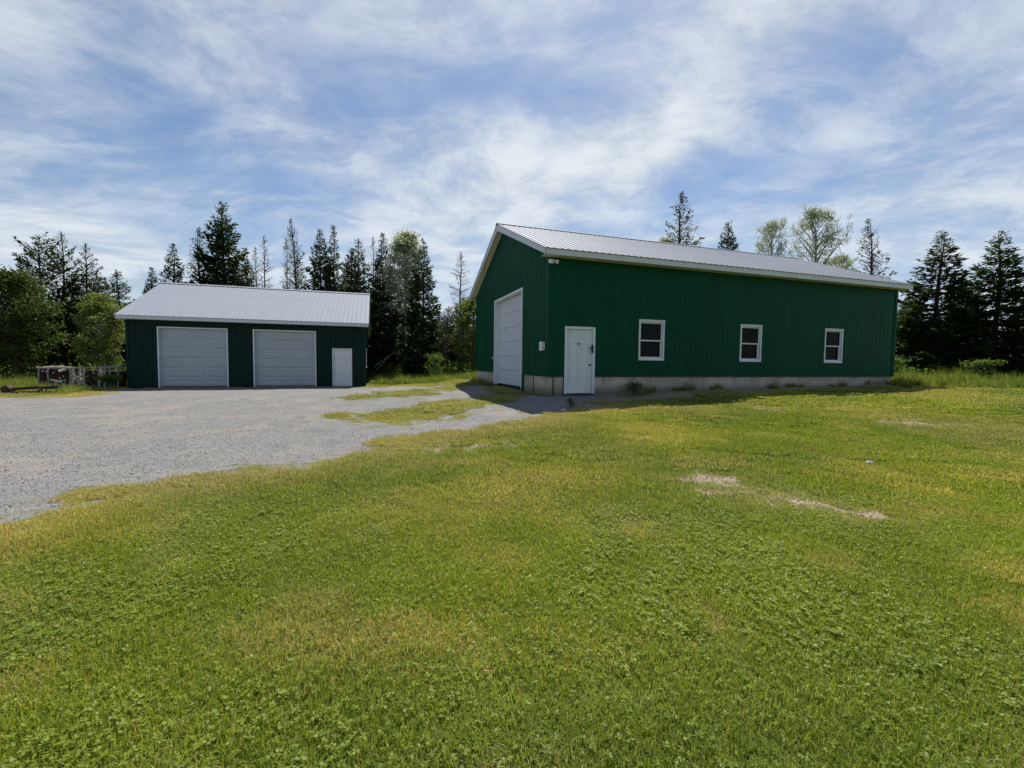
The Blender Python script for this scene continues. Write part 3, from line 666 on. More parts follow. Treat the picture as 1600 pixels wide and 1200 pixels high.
def leafy(seed, H=11., Rm=1.5, z0=2.5, nl=46, leaves=9000, leaf=(.07, .13), mat='birch_leaves', bark='pale_bark', r0=.13, up=.9, clump=.28, sub=5, shape=1.0, cw=.7):
    rng = np.random.default_rng(seed); cr = Cards(); br = []; tips = []; wts = []
    for i in range(nl):
        t = (i + rng.random()) / nl; z = z0 + (H - z0) * t ** .9 * .93; az = i * 2.4 + rng.normal(0, .4)
        prof = math.sin(math.pi * min(1, (.12 + .88 * t) ** shape)) ** .7 * .9 + .12
        Lb = Rm * prof * rng.uniform(.7, 1.15); o = np.array([math.cos(az), math.sin(az), 0.]); u = up * rng.uniform(.6, 1.3)
        P_ = [np.array([0, 0, z]) + o * Lb * s + np.array([0, 0, 1]) * Lb * u * (s ** .85) + rng.normal(0, .05, 3) * s for s in (0, .4, .75, 1.)]
        P_ = [np.array([q[0], q[1], min(q[2], H)]) for q in P_]
        rr = .01 + .022 * Lb; br.append(([tuple(q) for q in P_], [rr, rr * .7, rr * .4, .004]))
        for k in range(sub):
            s = rng.uniform(.35, 1); b = P_[1] * (1 - s) + P_[3] * s if s > .4 else P_[1]
            e = b + rng.normal(0, 1, 3) * np.array([.3, .3, .25]) * (Lb * .55 + .1) + np.array([0, 0, .12 * Lb]); e[2] = min(e[2], H)
            br.append(([tuple(b), tuple((b + e) / 2 + rng.normal(0, .03, 3)), tuple(e)], [rr * .45, rr * .3, .003])); tips.append(e); tips.append((b + e) / 2); wts += [1., .6]
    tips = np.array(tips); wts = np.array(wts) / np.sum(wts); idx = rng.choice(len(tips), leaves, p=wts)
    shade = rng.normal(.5, .16, len(tips)); C = tips[idx] + rng.normal(0, 1, (leaves, 3)) * clump * rng.uniform(.3, 1, (leaves, 1)) * np.array([1, 1, .8])
    Lc = rng.uniform(leaf[0], leaf[1], leaves)
    cr.add(C, rng.normal(0, 1, (leaves, 3)) + np.array([0, 0, -.4]), rng.normal(0, 1, (leaves, 3)) + np.array([0, 0, .8]), Lc, Lc * cw, shade[idx] + rng.normal(0, .14, leaves), rng)
    return trunk_mesh('trunk', H * .97, r0, bark, rng, .016 * H, br, r1=min(.02, r0 * .4)), cr.mesh('crown', mat)
PROTO = {
 'spruce': [conifer(11, Rm=1.6), conifer(12, Rm=1.5, jitter=.42, gap=.33), conifer(13, Rm=1.7, jitter=.38, prof=.62), conifer(14, Rm=1.5, jitter=.48, prof=.8, gap=.31), conifer(15, Rm=1.6, jitter=.5, prof=.6, gap=.34)],
 'bigspruce': [conifer(21, Rm=2.2, per=8, gap=.34, dens=42, jitter=.36, z0=.4, droop=.2, rise=.35), conifer(22, Rm=2.2, per=8, gap=.36, dens=42, jitter=.42, z0=.3, droop=.3, prof=.8), conifer(23, Rm=2.2, per=8, gap=.36, dens=42, jitter=.42, z0=.4, prof=.8, droop=.3), conifer(24, Rm=2.3, per=8, gap=.38, dens=42, jitter=.45, z0=.3, prof=.8, droop=.28)],
 'larch': [conifer(31, Rm=1.5, per=6, gap=.33, dens=30, jitter=.5, droop=.05, rise=.5, mat='sparse_needles', card=(.14, .26), z0=2.0), conifer(32, Rm=1.4, per=6, gap=.36, dens=27, jitter=.55, droop=.0, rise=.55, mat='sparse_needles', card=(.14, .26), z0=2.0, lean=-.06)],
 'dying': [conifer(41, Rm=1.0, per=5, gap=.35, dens=19, jitter=.6, droop=.05, rise=.4, mat='sparse_needles', card=(.12, .22), z0=2.5, r0=.12, prof=.55, dead=.5), conifer(42, Rm=1.1, per=6, gap=.38, dens=20, jitter=.6, droop=.1, rise=.3, mat='sparse_needles', card=(.12, .22), z0=3.0, r0=.12, prof=.5, dead=.55)],
 'pine': [conifer(51, Rm=2.6, per=6, gap=.55, dens=42, jitter=.45, droop=-.12, rise=.45, mat='pine_needles', card=(.18, .32), z0=1.2, prof=.55, layer=.1)],
 'pine2': [conifer(52, Rm=1.9, per=5, gap=.46, dens=36, jitter=.45, droop=-.05, rise=.5, mat='pine_needles', card=(.18, .3), z0=1.0, prof=.6), conifer(53, Rm=1.8, per=6, gap=.42, dens=36, jitter=.5, droop=.0, rise=.45, mat='pine_needles', card=(.18, .3), z0=1.0, prof=.65)],
 'broad': [leafy(61, Rm=3.0, z0=1.0, nl=70, leaves=16000, leaf=(.14, .26), mat='broad_leaves', bark='bark', up=.5, clump=.42, shape=.8)],
 'birch': [leafy(62, Rm=2.6, z0=.8, nl=60, leaves=12000, leaf=(.14, .26), mat='birch_leaves', up=.6, clump=.36, shape=.75)],
 'poplar': [leafy(63, Rm=1.25, z0=4.6, nl=70, leaves=11000, leaf=(.09, .17), mat='pale_leaves', up=1.1, clump=.30, shape=.65)],
 'aspen': [leafy(64, Rm=1.9, z0=3.0, nl=56, leaves=9000, leaf=(.07, .12), mat='pale_leaves', up=.9, clump=.26, shape=.85), leafy(65, Rm=2.0, z0=3.0, nl=60, leaves=10500, leaf=(.07, .12), mat='pale_leaves', up=.9, clump=.25, shape=.85)],
}
CNT = {}
def plant(kind, x, y, h, rs, label, group=None, rot=None, name=None, rng=random.Random(5)):
    var = PROTO[kind]; i = CNT.get(kind, 0); CNT[kind] = i + 1; tm, cm = var[i % len(var)]
    nm = name or {'spruce': 'spruce_tree', 'bigspruce': 'spruce_tree', 'larch': 'sparse_spruce_tree', 'dying': 'thin_spruce_tree', 'pine': 'pine_tree', 'pine2': 'pine_tree', 'broad': 'leafy_tree', 'birch': 'birch_tree', 'poplar': 'poplar_tree', 'aspen': 'aspen_tree'}[kind]
    root = empty(nm, (x, y, tz(x, y) - .03), rng.uniform(0, 6.28) if rot is None else rot); k = h / 11.0; root.scale = (rs * k ** .5, rs * k ** .5, k)
    tag(root, label, 'tree', group)
    for n, me in (('trunk', tm), ('crown', cm)):
        o = bpy.data.objects.new(n, me); link(o, root)
    return root
TREES = [
 (-32.6,28.0,7.2,'broad',.9,'bushy mid-green leafy tree at the lawn edge far left of the woodpile',None,None),
 (-37.2,29.0,6.5,'broad',1.1,'bushy green tree beyond the leafy tree left of the woodpile',None,None),
 (-43.8,31.0,8.7,'spruce',1.1,'dark spruce at the outer left end of the woods',None,None),
 (-34.0,31.0,10.2,'pine',1.0,'pine with long upswept limbs reaching out sideways, behind the woodpile',None,2.7),
 (-34.0,32.5,10.9,'pine2',1.0,'tallest pine of the clump behind the woodpile, with a thin leader',None,None),
 (-32.7,33.0,10.2,'pine2',1.0,'pine with a sparse twiggy top behind the woodpile, next to the young birch',None,None),
 (-30.4,33.0,8.3,'spruce',1.35,'rounded dark spruce just off the left end of the garage roof',None,None),
 (-26.4,27.5,5.7,'birch',.75,'young yellow-green birch against the left end of the garage',None,None),
 (-40.2,35.0,7.6,'spruce',1.5,'dark filler spruce behind the pines at the woodpile','dark spruces behind the pines',None),
 (-36.4,35.5,8.2,'spruce',1.5,'dark filler spruce behind the pines at the woodpile','dark spruces behind the pines',None),
 (-33.4,34.5,8.4,'spruce',1.4,'dark filler spruce behind the pines at the woodpile','dark spruces behind the pines',None),
 (-31.0,37.0,9.3,'spruce',1.0,'low spruce top just off the ridge end of the garage roof',None,None),
 (-26.9,39.5,12.4,'spruce',1.0,'dark spruce close behind the tallest spruce at the garage',None,None),
 (-14.8,39.5,11.6,'spruce',1.1,'spruce filling in behind the two narrow dark spruces over the garage',None,None),
 (-11.9,38.5,10.6,'spruce',1.1,'spruce behind the right end of the garage, deeper in the woods',None,None),
 (-9.6,38.5,9.6,'spruce',1.1,'shaded spruce behind the pale poplar',None,None),
 (-28.4,36.0,11.1,'spruce',1.0,'short spruce behind the upper left corner of the garage roof',None,None),
 (-27.6,38.0,13.0,'larch',1.2,'thin-topped spruce tucked beside the tallest spruce behind the garage',None,None),
 (-25.5,38.0,15.1,'bigspruce',1.2,'tallest broad spruce behind the garage roof',None,None),
 (-22.8,37.0,10.4,'spruce',.95,'low green spruce at the right foot of the tallest spruce behind the garage',None,None),
 (-21.9,38.0,12.3,'dying',1.0,'thin half-bare spruce behind the garage roof','half-bare thin spruces behind the garage roof',None),
 (-23.3,39.0,11.6,'dying',.9,'thin half-bare spruce behind the garage roof','half-bare thin spruces behind the garage roof',None),
 (-20.0,38.0,12.1,'dying',.7,'thin half-bare spruce behind the garage roof','half-bare thin spruces behind the garage roof',None),
 (-19.5,39.0,11.3,'dying',.7,'thin half-bare spruce behind the garage roof','half-bare thin spruces behind the garage roof',None),
 (-18.3,37.0,13.5,'larch',1.0,'leaning feathery spruce with a bent open top behind the garage',None,0.1),
 (-16.1,36.0,12.3,'spruce',.95,'narrow dark spruce behind the garage roof, beside the leaning one',None,None),
 (-15.4,37.0,13.0,'spruce',.95,'taller of the two narrow dark spruces over the garage roof',None,None),
 (-12.9,36.0,11.5,'spruce',1.0,'dense pointed spruce over the right end of the garage roof',None,None),
 (-13.0,40.0,12.8,'dying',.8,'thin pale-topped spruce just off the right end of the garage roof',None,None),
 (-10.4,34.5,11.5,'spruce',1.0,'tall dark spruce standing right of the garage, beside the pale poplar',None,None),
 (-8.5,34.0,11.5,'poplar',1.1,'pale grey-green poplar in the gap between garage and barn',None,None),
 (-6.9,33.0,10.7,'bigspruce',.85,'full dark spruce with drooping boughs between poplar and barn',None,None),
 (-4.4,36.0,10.4,'dying',1.25,'thin open spruce closest to the barn gable',None,None),
 (-3.0,34.0,6.4,'birch',.9,'low leafy birch beside the barn gable corner',None,None),
 (-6.0,40.0,6.4,'spruce',1.3,'low dark spruce behind the gap between garage and barn',None,None),
 (13.9,36.0,15.0,'larch',1.5,'open feathery spruce tallest above the barn roof',None,None),
 (13.0,37.0,11.5,'poplar',.9,'pale low poplar top beside the tallest spruce above the barn roof',None,None),
 (17.8,36.0,12.6,'spruce',1.0,'small dark spruce top above the barn ridge',None,None),
 (21.5,36.0,12.9,'aspen',.72,'airy pale aspen above the barn roof, shorter of the pair',None,None),
 (25.2,36.0,14.0,'aspen',.85,'airy pale aspen above the barn roof, taller of the pair',None,None),
 (28.0,37.0,10.4,'aspen',.9,'low pale aspen top peeking over the barn roof',None,None),
 (30.4,36.0,13.1,'larch',1.25,'dark open spruce above the far end of the barn roof',None,None),
 (27.7,28.0,9.5,'bigspruce',1.35,'large drooping spruce just beyond the far corner of the barn',None,None),
 (30.4,27.0,9.2,'bigspruce',1.4,'large drooping spruce second from the far corner of the barn',None,None),
 (28.8,31.0,6.2,'spruce',1.5,'smaller spruce filling in right behind the far corner of the barn',None,None),
 (32.9,31.0,7.0,'spruce',1.6,'shorter dark spruce between the two large drooping spruces',None,None),
 (33.4,27.0,7.2,'spruce',1.7,'wide low spruce past the second large drooping spruce',None,None),
 (36.0,26.0,7.8,'bigspruce',1.3,'large spruce at the outer right end of the woods',None,None),
]
for x, y, h, k, rs, lb, grp, rot in TREES: plant(k, x, y, h, rs, lb, grp, rot)
_r = random.Random(77)
for x0, x1, y0, y1, n, h0, h1, wh in ((-52, -30, 40, 46, 9, 6, 8, 'beyond the woodpile'), (-14, -1, 42, 50, 9, 5.5, 7.5, 'beyond the gap between garage and barn'), (24.5, 48, 35, 42, 9, 5.2, 6.8, 'beyond the large drooping spruces')):
    for i in range(n):
        plant('spruce', x0 + (x1 - x0) * (i + _r.uniform(.2, .8)) / n, _r.uniform(y0, y1), _r.uniform(h0, h1), _r.uniform(1.4, 1.9), 'dark low spruce in the back row ' + wh, 'back row of the woods ' + wh)
_r = random.Random(79)
for i in range(9):      # slim stems in the gap between garage and barn
    plant('dying', -11.5 + 9.2 * (i + _r.uniform(.1, .9)) / 9, _r.uniform(33.5, 39), _r.uniform(4.5, 7.5), _r.uniform(.8, 1.1), 'slim bare-stemmed young spruce in the gap between garage and barn', 'slim young spruces between garage and barn')

# ================================================================== scattered plants (uncountable ground cover)
def blades(rng, n, rad, h, w, lean, clover=0, seeds=0, thin=1.0):
    """a round patch of bent grass blades and clover leaves"""
    r = rad * np.sqrt(rng.random(n)); a = rng.uniform(0, 6.283, n); B = np.stack([r * np.cos(a), r * np.sin(a), np.zeros(n) - .004], 1)
    hh = rng.uniform(h[0], h[1], n); la = rng.uniform(0, 6.283, n); ln = np.abs(rng.normal(0, lean, n)); ln = np.clip(ln, 0, 1.25)
    d = np.stack([np.cos(la), np.sin(la), np.zeros(n)], 1); up = np.array([0, 0, 1.]); M1 = B + (d * np.sin(ln * .55)[:, None] + up * np.cos(ln * .55)[:, None]) * (hh * .55)[:, None]
    T = M1 + (d * np.sin(np.minimum(ln * 1.5, 1.75))[:, None] + up * np.cos(np.minimum(ln * 1.5, 1.75))[:, None]) * (hh * .5)[:, None]
    sa = la + math.pi / 2 + rng.normal(0, .5, n); sd = np.stack([np.cos(sa), np.sin(sa), np.zeros(n)], 1); ww = (rng.uniform(w[0], w[1], n) / 2)[:, None]
    V = np.stack([B - sd * ww, B + sd * ww, M1 + sd * ww * .9, M1 - sd * ww * .9, T + sd * ww * .18, T - sd * ww * .18], 1).reshape(-1, 3)
    i = np.arange(n)[:, None] * 6; F = np.concatenate([i + np.array([[0, 1, 2, 3]]), i + np.array([[3, 2, 4, 5]])]); ti = rng.beta(2.2, 2.2, n); th = rng.random(n)
    VV, FF, TT, HH = [V], [F], [np.repeat(ti, 6)], [np.repeat(th, 6)]; base = len(V)
    if clover:
        r = rad * np.sqrt(rng.random(clover)); a = rng.uniform(0, 6.283, clover); z = rng.uniform(h[0] * .6, h[1] * .8, clover)
        for k in range(3):
            ang = rng.uniform(0, 6.28, clover) if k == 0 else ang + 2.094
            o = np.stack([np.cos(ang), np.sin(ang), rng.normal(.05, .3, clover)], 1); s = np.stack([-np.sin(ang), np.cos(ang), rng.normal(0, .25, clover)], 1); c = np.stack([r * np.cos(a), r * np.sin(a), z], 1); R_ = rng.uniform(.006, .0105, clover)[:, None] * 1.5
            V = np.stack([c, c + o * R_ * .7 + s * R_ * .5, c + o * R_ * 1.15, c + o * R_ * .7 - s * R_ * .5], 1).reshape(-1, 3); F = base + np.arange(clover)[:, None] * 4 + np.array([[0, 1, 2, 3]])
            VV.append(V); FF.append(F); TT.append(np.repeat(rng.uniform(.15, .6, clover), 4)); HH.append(np.zeros(clover * 4)); base += len(V)
    return np.concatenate(VV), np.concatenate(FF), np.concatenate(TT), np.concatenate(HH)
def patch_collection(cname, specs, mat):
    c = bpy.data.collections.new(cname)
    for i, sp in enumerate(specs):
        V, F, T, H_ = blades(np.random.default_rng(900 + i * 7 + len(cname)), **sp); me = npmesh('%s_%02d' % (cname, i), V, F, mat, dict(tint=T, thirst=H_))
        c.objects.link(bpy.data.objects.new('%s_%02d' % (cname, i), me))
    return c
def scatter(name, pts, coll, attrs, mat=None, **kw):
    """one object: points that carry instances of the patches in coll"""
    me = bpy.data.meshes.new(name); me.vertices.add(len(pts)); me.vertices.foreach_set('co', np.asarray(pts, np.float32).ravel())
    for an, av in attrs.items():
        av = np.asarray(av)
        if av.ndim == 2: a = me.attributes.new(an, 'FLOAT_VECTOR', 'POINT'); a.data.foreach_set('vector', av.astype(np.float32).ravel())
        elif av.dtype.kind == 'i': a = me.attributes.new(an, 'INT', 'POINT'); a.data.foreach_set('value', av.astype(np.int32))
        else: a = me.attributes.new(an, 'FLOAT', 'POINT'); a.data.foreach_set('value', av.astype(np.float32))
    me.update(); o = bpy.data.objects.new(name, me); link(o); tag(o, **kw)
    g = bpy.data.node_groups.new(name + '_scatter', 'GeometryNodeTree'); g.is_modifier = True
    g.interface.new_socket('Geometry', in_out='INPUT', socket_type='NodeSocketGeometry'); g.interface.new_socket('Geometry', in_out='OUTPUT', socket_type='NodeSocketGeometry')
    N = g.nodes; L = g.links; gi = N.new('NodeGroupInput'); go = N.new('NodeGroupOutput'); ci = N.new('GeometryNodeCollectionInfo'); ci.inputs['Collection'].default_value = coll
    ci.inputs['Separate Children'].default_value = True; ci.inputs['Reset Children'].default_value = True
    ip = N.new('GeometryNodeInstanceOnPoints'); ip.inputs['Pick Instance'].default_value = True
    def na(nm, ty):
        n = N.new('GeometryNodeInputNamedAttribute'); n.data_type = ty; n.inputs['Name'].default_value = nm; return n.outputs['Attribute']
    L.new(gi.outputs[0], ip.inputs['Points']); L.new(ci.outputs[0], ip.inputs['Instance']); L.new(na('pick', 'INT'), ip.inputs['Instance Index'])
    e2r = N.new('FunctionNodeEulerToRotation'); L.new(na('rot', 'FLOAT_VECTOR'), e2r.inputs[0]); L.new(e2r.outputs[0], ip.inputs['Rotation']); L.new(na('scl', 'FLOAT_VECTOR'), ip.inputs['Scale'])
    L.new(ip.outputs[0], go.inputs[0])
    md = o.modifiers.new('scatter', 'NODES'); md.node_group = g
    return o
rng = np.random.default_rng(4)
def in_buildings(x, y):
    bu, bv = blocal(x, y); b = (bu > -.03) & (bu < bL + .03) & (bv > -.02) & (bv < bW + .02)
    c, s = math.cos(gA), math.sin(gA); dx, dy = x - gX, y - gY; u, v = dx * c + dy * s, -dx * s + dy * c
    return b | ((u > -.1) & (u < gL + .1) & (v > -.1) & (v < gW + .1))
def lawn(name, y0, y1, dens, specs, coll_name, scale, label):
    coll = patch_collection(coll_name, specs, 'grass_blades')
    xm = 1.32 * y1 + 2.0; st = dens ** -.5; x, y = np.meshgrid(np.arange(-xm, xm, st), np.arange(y0, y1, st)); x = x.ravel() + rng.uniform(-.45, .45, x.size) * st; y = y.ravel() + rng.uniform(-.45, .45, y.size) * st
    k = (np.abs(x) < 1.32 * y + 2.0) & ~in_buildings(x, y); x, y = x[k], y[k]
    g, dr, so_ = cover(x, y); n2 = fbm(x * 4, y * 4, 77)
    keep = (rng.random(len(x)) < np.clip(1.28 - 1.35 * g - .9 * (fbm(x * 2.6, y * 2.6, 87) - .5) * (g > .06), .015, 1) * (g < .985) * np.clip(1.2 - 1.45 * so_ - .8 * (n2 - .5) * (so_ > .1), .03, 1)) & ~((y > 26))
    bu, bv = blocal(x, y); keep &= ~((bu < 0) & (bu > -4.5) & (bv > 0) & (bv < bW) & (rng.random(len(x)) < .25))
    x, y, g, dr, so_ = x[keep], y[keep], g[keep], dr[keep], so_[keep]; m_ = len(x)
    ht = .75 + .5 * fbm(x * 1.1, y * 1.1, 41) + .25 * (fbm(x * 5, y * 5, 43) - .5); ht *= 1 - .35 * so_ - .25 * (dr > .6)
    sc_ = scale * rng.uniform(.85, 1.2, m_) * np.clip(1.12 - .75 * g, .4, 1) * (1 - .35 * so_)
    z = terrain(x, y) + (fbm(x * 1.3, y * 1.3, 5) - .5) * .04
    pk = np.where(rng.random(m_) < np.clip((fbm(x * .8, y * .8, 51) - .42) * 4, .05, .9), rng.integers(0, 2, m_), rng.integers(2, len(specs) - 1, m_)); pk = np.where((g > .38) | (so_ > .55), len(specs) - 1, pk)
    hue = np.clip((fbm(x * .35, y * .35, 61) - .40) * 3.2 + .22 * (fbm(x * 2.1, y * 2.1, 63) - .5), 0, 1)
    o = scatter(name, np.stack([x, y, z], 1), coll, dict(pick=pk.astype(np.int32), rot=np.stack([rng.normal(0, .05, m_), rng.normal(0, .05, m_), rng.uniform(0, 6.28, m_)], 1), scl=np.stack([sc_, sc_, sc_ * ht], 1), dry=np.clip(dr + .05, 0, .93), hue=hue), kind='stuff')
    tag(o, label, 'grass'); return m_
G = dict(lean=.8)
near = [dict(n=560, rad=.17, h=(.018, .048), w=(.003, .0052), clover=34, **G), dict(n=560, rad=.17, h=(.018, .045), w=(.003, .005), clover=76, **G)] + [dict(n=800, rad=.17, h=(.018, .052), w=(.0026, .0046), clover=10, **G) for _ in range(3)] + [dict(n=90, rad=.17, h=(.015, .05), w=(.003, .005), **G)]
mid_ = [dict(n=700, rad=.25, h=(.03, .055), w=(.005, .009), clover=10, **G) for _ in range(2)] + [dict(n=760, rad=.25, h=(.03, .06), w=(.0045, .008), lean=.95) for _ in range(3)] + [dict(n=90, rad=.25, h=(.02, .05), w=(.005, .008), **G)]
far_ = [dict(n=650, rad=.43, h=(.03, .06), w=(.010, .017), lean=.95) for _ in range(5)] + [dict(n=80, rad=.43, h=(.025, .06), w=(.009, .014), **G)]
n1 = lawn('lawn_grass', .7, 4.6, 38, near, 'turf_near', 1.0, 'short mown grass and clover of the near lawn')
n2 = lawn('lawn_grass', 4.6, 11, 19, mid_, 'turf_mid', 1.0, 'short mown grass of the middle lawn towards the barn door')
n3 = lawn('lawn_grass', 11, 26, 7, far_, 'turf_far', 1.0, 'short mown grass of the lawn along the barn and yard')
print('patches', n1, n2, n3)

# tall weeds and grass along the edges
tall = patch_collection('weeds', [dict(n=90, rad=.26, h=(.30, .75), w=(.010, .022), lean=.45), dict(n=80, rad=.28, h=(.25, .6), w=(.012, .028), lean=.55), dict(n=110, rad=.22, h=(.2, .5), w=(.010, .022), lean=.7), dict(n=70, rad=.3, h=(.35, .9), w=(.008, .016), lean=.3)], 'tall_grass_blades')
def weeds(polys, label):
    X, Y, Sx, Dr = [], [], [], []
    for poly, dens, hs, dry in polys:
        p = np.array(poly); x0, y0 = p.min(0); x1, y1 = p.max(0); n = int(dens * (x1 - x0) * (y1 - y0)) + 1; x = rng.uniform(x0, x1, n); y = rng.uniform(y0, y1, n)
        k = (sdist(x, y, poly) + (fbm(x, y, 91) - .5) * .8 > 0) & ~in_buildings(x, y); x, y = x[k], y[k]; X.append(x); Y.append(y); Sx.append(hs * rng.uniform(.5, 1.25, len(x)) * (.5 + fbm(x * .9, y * .9, 95))); Dr.append(np.full(len(x), dry))
    x, y, s, dr = (np.concatenate(q) for q in (X, Y, Sx, Dr)); m_ = len(x)
    o = scatter('tall_grass', np.stack([x, y, terrain(x, y)], 1), tall, dict(pick=rng.integers(0, 4, m_).astype(np.int32), rot=np.stack([rng.normal(0, .1, m_), rng.normal(0, .1, m_), rng.uniform(0, 6.28, m_)], 1), scl=np.stack([np.maximum(s, .5), np.maximum(s, .5), s], 1), dry=dr, hue=np.clip(fbm(x * .5, y * .5, 99) * .8, 0, 1)), kind='stuff')
    tag(o, label, 'grass')
weeds([([(-8.2,25.2),(-5.5,24.6),(-3.3,24.2),(-2.3,22.4),(-1.9,30),(-4,33),(-12,34),(-11,30)], 7, .62, .12)], 'tall rough grass between garage and barn under the trees')
weeds([([(15.6,17.6),(14.6,15.9),(17,15.6),(20,16.2),(27,18.5),(40,24),(42,31),(28,28),(18,24)], 5.5, .62, .12), ([(16,18.2),(14.9,16.6),(17.5,16.6),(20,18),(19,21)], 7, .75, .08)], 'tall weeds and ferns at the far corner of the barn')
weeds([([(-42,19.5),(-24,18.5),(-20.2,18.8),(-19.3,20.6),(-23,20.4),(-24,23),(-30,27),(-44,28)], 5, .5, .15), ([(-21.5,17.6),(-18.0,17.4),(-18.9,20.8),(-21,20.3)], 5, .3, .25)], 'rough grass around the woodpile')
bc, bs = math.cos(BYAW), math.sin(BYAW)
def bw(u, v): return (BX + u * bc - v * bs, BY + u * bs + v * bc)
weeds([([bw(2.0, -.08), bw(2.2, -.5), bw(9, -.55), bw(bL, -.5), bw(bL, -.03)], 5.5, .42, .25), ([bw(.2, -.1), bw(.2, -.5), bw(-.7, -.4), bw(-.7, 1.8), bw(-.1, 1.8)], 5, .2, .3), ([bw(-.05, 6.2), bw(-.5, 6.2), bw(-.5, 9.6), bw(-.05, 9.6)], 5, .35, .2)], 'low dark weeds growing along the barn foundation')

# loose crushed stone on the yard
def stones():
    n = 60000; y = 2.6 + rng.random(n) ** 1.5 * 14; x = rng.uniform(-16, 1.6, n); g, _, _ = cover(x, y); k = (np.abs(x) < 1.35 * y + 1.5) & (rng.random(n) < (g - .25) * 1.4 * np.clip(1.1 - (y - 4) / 11, 0, 1)) & ~in_buildings(x, y); x, y = x[k], y[k]; m_ = len(x)
    r = rng.uniform(.004, .011, m_) * np.where(rng.random(m_) < .02, 1.8, 1); z = terrain(x, y) + (fbm(x * 1.3, y * 1.3, 5) - .5) * .04 + (fbm(x * 7, y * 7, 8, 2) - .5) * .016 + r * .25
    b = np.array([(1, 0, 0), (0, 1, 0), (-1, 0, 0), (0, -1, 0), (0, 0, .7), (0, 0, -.6)]); a = rng.uniform(0, 6.28, m_); c, s = np.cos(a), np.sin(a)
    V = b[None] * (1 + rng.normal(0, .25, (m_, 6, 3))) * r[:, None, None]; V = np.stack([V[..., 0] * c[:, None] - V[..., 1] * s[:, None], V[..., 0] * s[:, None] + V[..., 1] * c[:, None], V[..., 2]], -1) + np.stack([x, y, z], 1)[:, None]
    F = np.array([(0, 1, 4), (1, 2, 4), (2, 3, 4), (3, 0, 4), (1, 0, 5), (2, 1, 5), (3, 2, 5), (0, 3, 5)]); F = (np.arange(m_)[:, None, None] * 6 + F[None]).reshape(-1, 3)
    mt, t, b_, o_ = newmat('crushed_stone'); at = t.new('ShaderNodeAttribute'); at.attribute_name = 'tint'
    t.l.new(t.ramp(at.outputs['Fac'], [(0, (.10, .10, .10)), (.45, (.20, .20, .20)), (.75, (.27, .25, .22)), (1, (.40, .40, .39))]), b_.inputs['Base Color']); b_.inputs['Roughness'].default_value = .9
    me = npmesh('gravel_stones', V.reshape(-1, 3), F, 'crushed_stone', dict(tint=np.repeat(rng.random(m_), 6))); o = bpy.data.objects.new('gravel_stones', me); link(o); tag(o, 'loose grey crushed stone scattered over the yard', 'gravel', kind='stuff')
stones()

# clods of turf and soil thrown up on the bare patches
def clods():
    rs = np.random.default_rng(31); P_ = []
    for cx, cy, sx, sy, a in BARE:
        n = int(220 * sx * sy * a * 4) + 4; P_.append(np.stack([rs.normal(cx, sx * .6, n), rs.normal(cy, sy * .6, n)], 1))
    P_ = np.concatenate(P_); m_ = len(P_); r = rs.uniform(.004, .013, m_); b = np.array([(1, 0, 0), (0, 1, 0), (-1, 0, 0), (0, -1, 0), (0, 0, .8), (0, 0, -.6)])
    V = b[None] * (1 + rs.normal(0, .3, (m_, 6, 3))) * r[:, None, None] + np.stack([P_[:, 0], P_[:, 1], terrain(P_[:, 0], P_[:, 1]) + .012], 1)[:, None]
    F = np.array([(0, 1, 4), (1, 2, 4), (2, 3, 4), (3, 0, 4), (1, 0, 5), (2, 1, 5), (3, 2, 5), (0, 3, 5)]); F = (np.arange(m_)[:, None, None] * 6 + F[None]).reshape(-1, 3)
    simple('clod', (.30, .24, .16), .95, .4, 20); me = npmesh('soil_clods', V.reshape(-1, 3), F, 'clod'); o = bpy.data.objects.new('soil_clods', me); link(o); tag(o, 'crumbs of bare soil on the worn patches of the lawn', 'soil', kind='stuff')
clods()

# undergrowth at the foot of the woods
def undergrowth():
    rs = np.random.default_rng(8); cr = Cards()
    for x0, x1, y0, y1, n, h in ((-12.5, -2.2, 31.5, 38, 6500, 1.5), (-45, -24, 28, 36, 7000, 1.3), (19, 42, 25, 33, 7000, 1.1)):
        x = rs.uniform(x0, x1, n); y = rs.uniform(y0, y1, n); z = terrain(x, y) + rs.random(n) ** 1.3 * h * (.3 + fbm(x * .7, y * .7, 3)); k = ~in_buildings(x, y); x, y, z = x[k], y[k], z[k]; n = len(x)
        L = rs.uniform(.12, .28, n); cr.add(np.stack([x, y, z], 1), rs.normal(0, 1, (n, 3)), rs.normal(0, 1, (n, 3)) + np.array([0, 0, 1]), L, L * .55, rs.normal(.25, .2, n), rs)
    o = bpy.data.objects.new('undergrowth', cr.mesh('undergrowth', 'shrub_leaves')); link(o); tag(o, 'dark leafy undergrowth beneath the trees', 'undergrowth', kind='stuff')
undergrowth()

# single shrubs
def shrub(x, y, h, r, seed, label, leaves=900, mat='shrub_leaves', leaf=(.05, .10)):
    tm, cm = leafy(seed, H=h, Rm=r, z0=h * .12, nl=16, leaves=leaves, leaf=leaf, mat=mat, bark='bark', r0=.015, up=1.0, clump=.09 * max(1, h), sub=4, shape=.8)
    root = empty('shrub', (x, y, tz(x, y) - .02)); tag(root, label, 'shrub')
    for n, me in (('stem', tm), ('foliage', cm)): link(bpy.data.objects.new(n, me), root)
shrub(-4.95, 27.6, 1.7, .5, 201, 'young light-green sapling in the tall grass between garage and barn')
shrub(18.3, 20.8, 1.1, .75, 202, 'low bushy shrub in the weeds right beside the barn far corner', 1500)
shrub(23.2, 21.0, 1.05, .55, 203, 'bright green bushy weed clump in front of the large drooping spruces', 1300)
shrub(-19.5, 20.55, .6, .35, 204, 'leafy weeds growing against the left end of the garage', 1200)
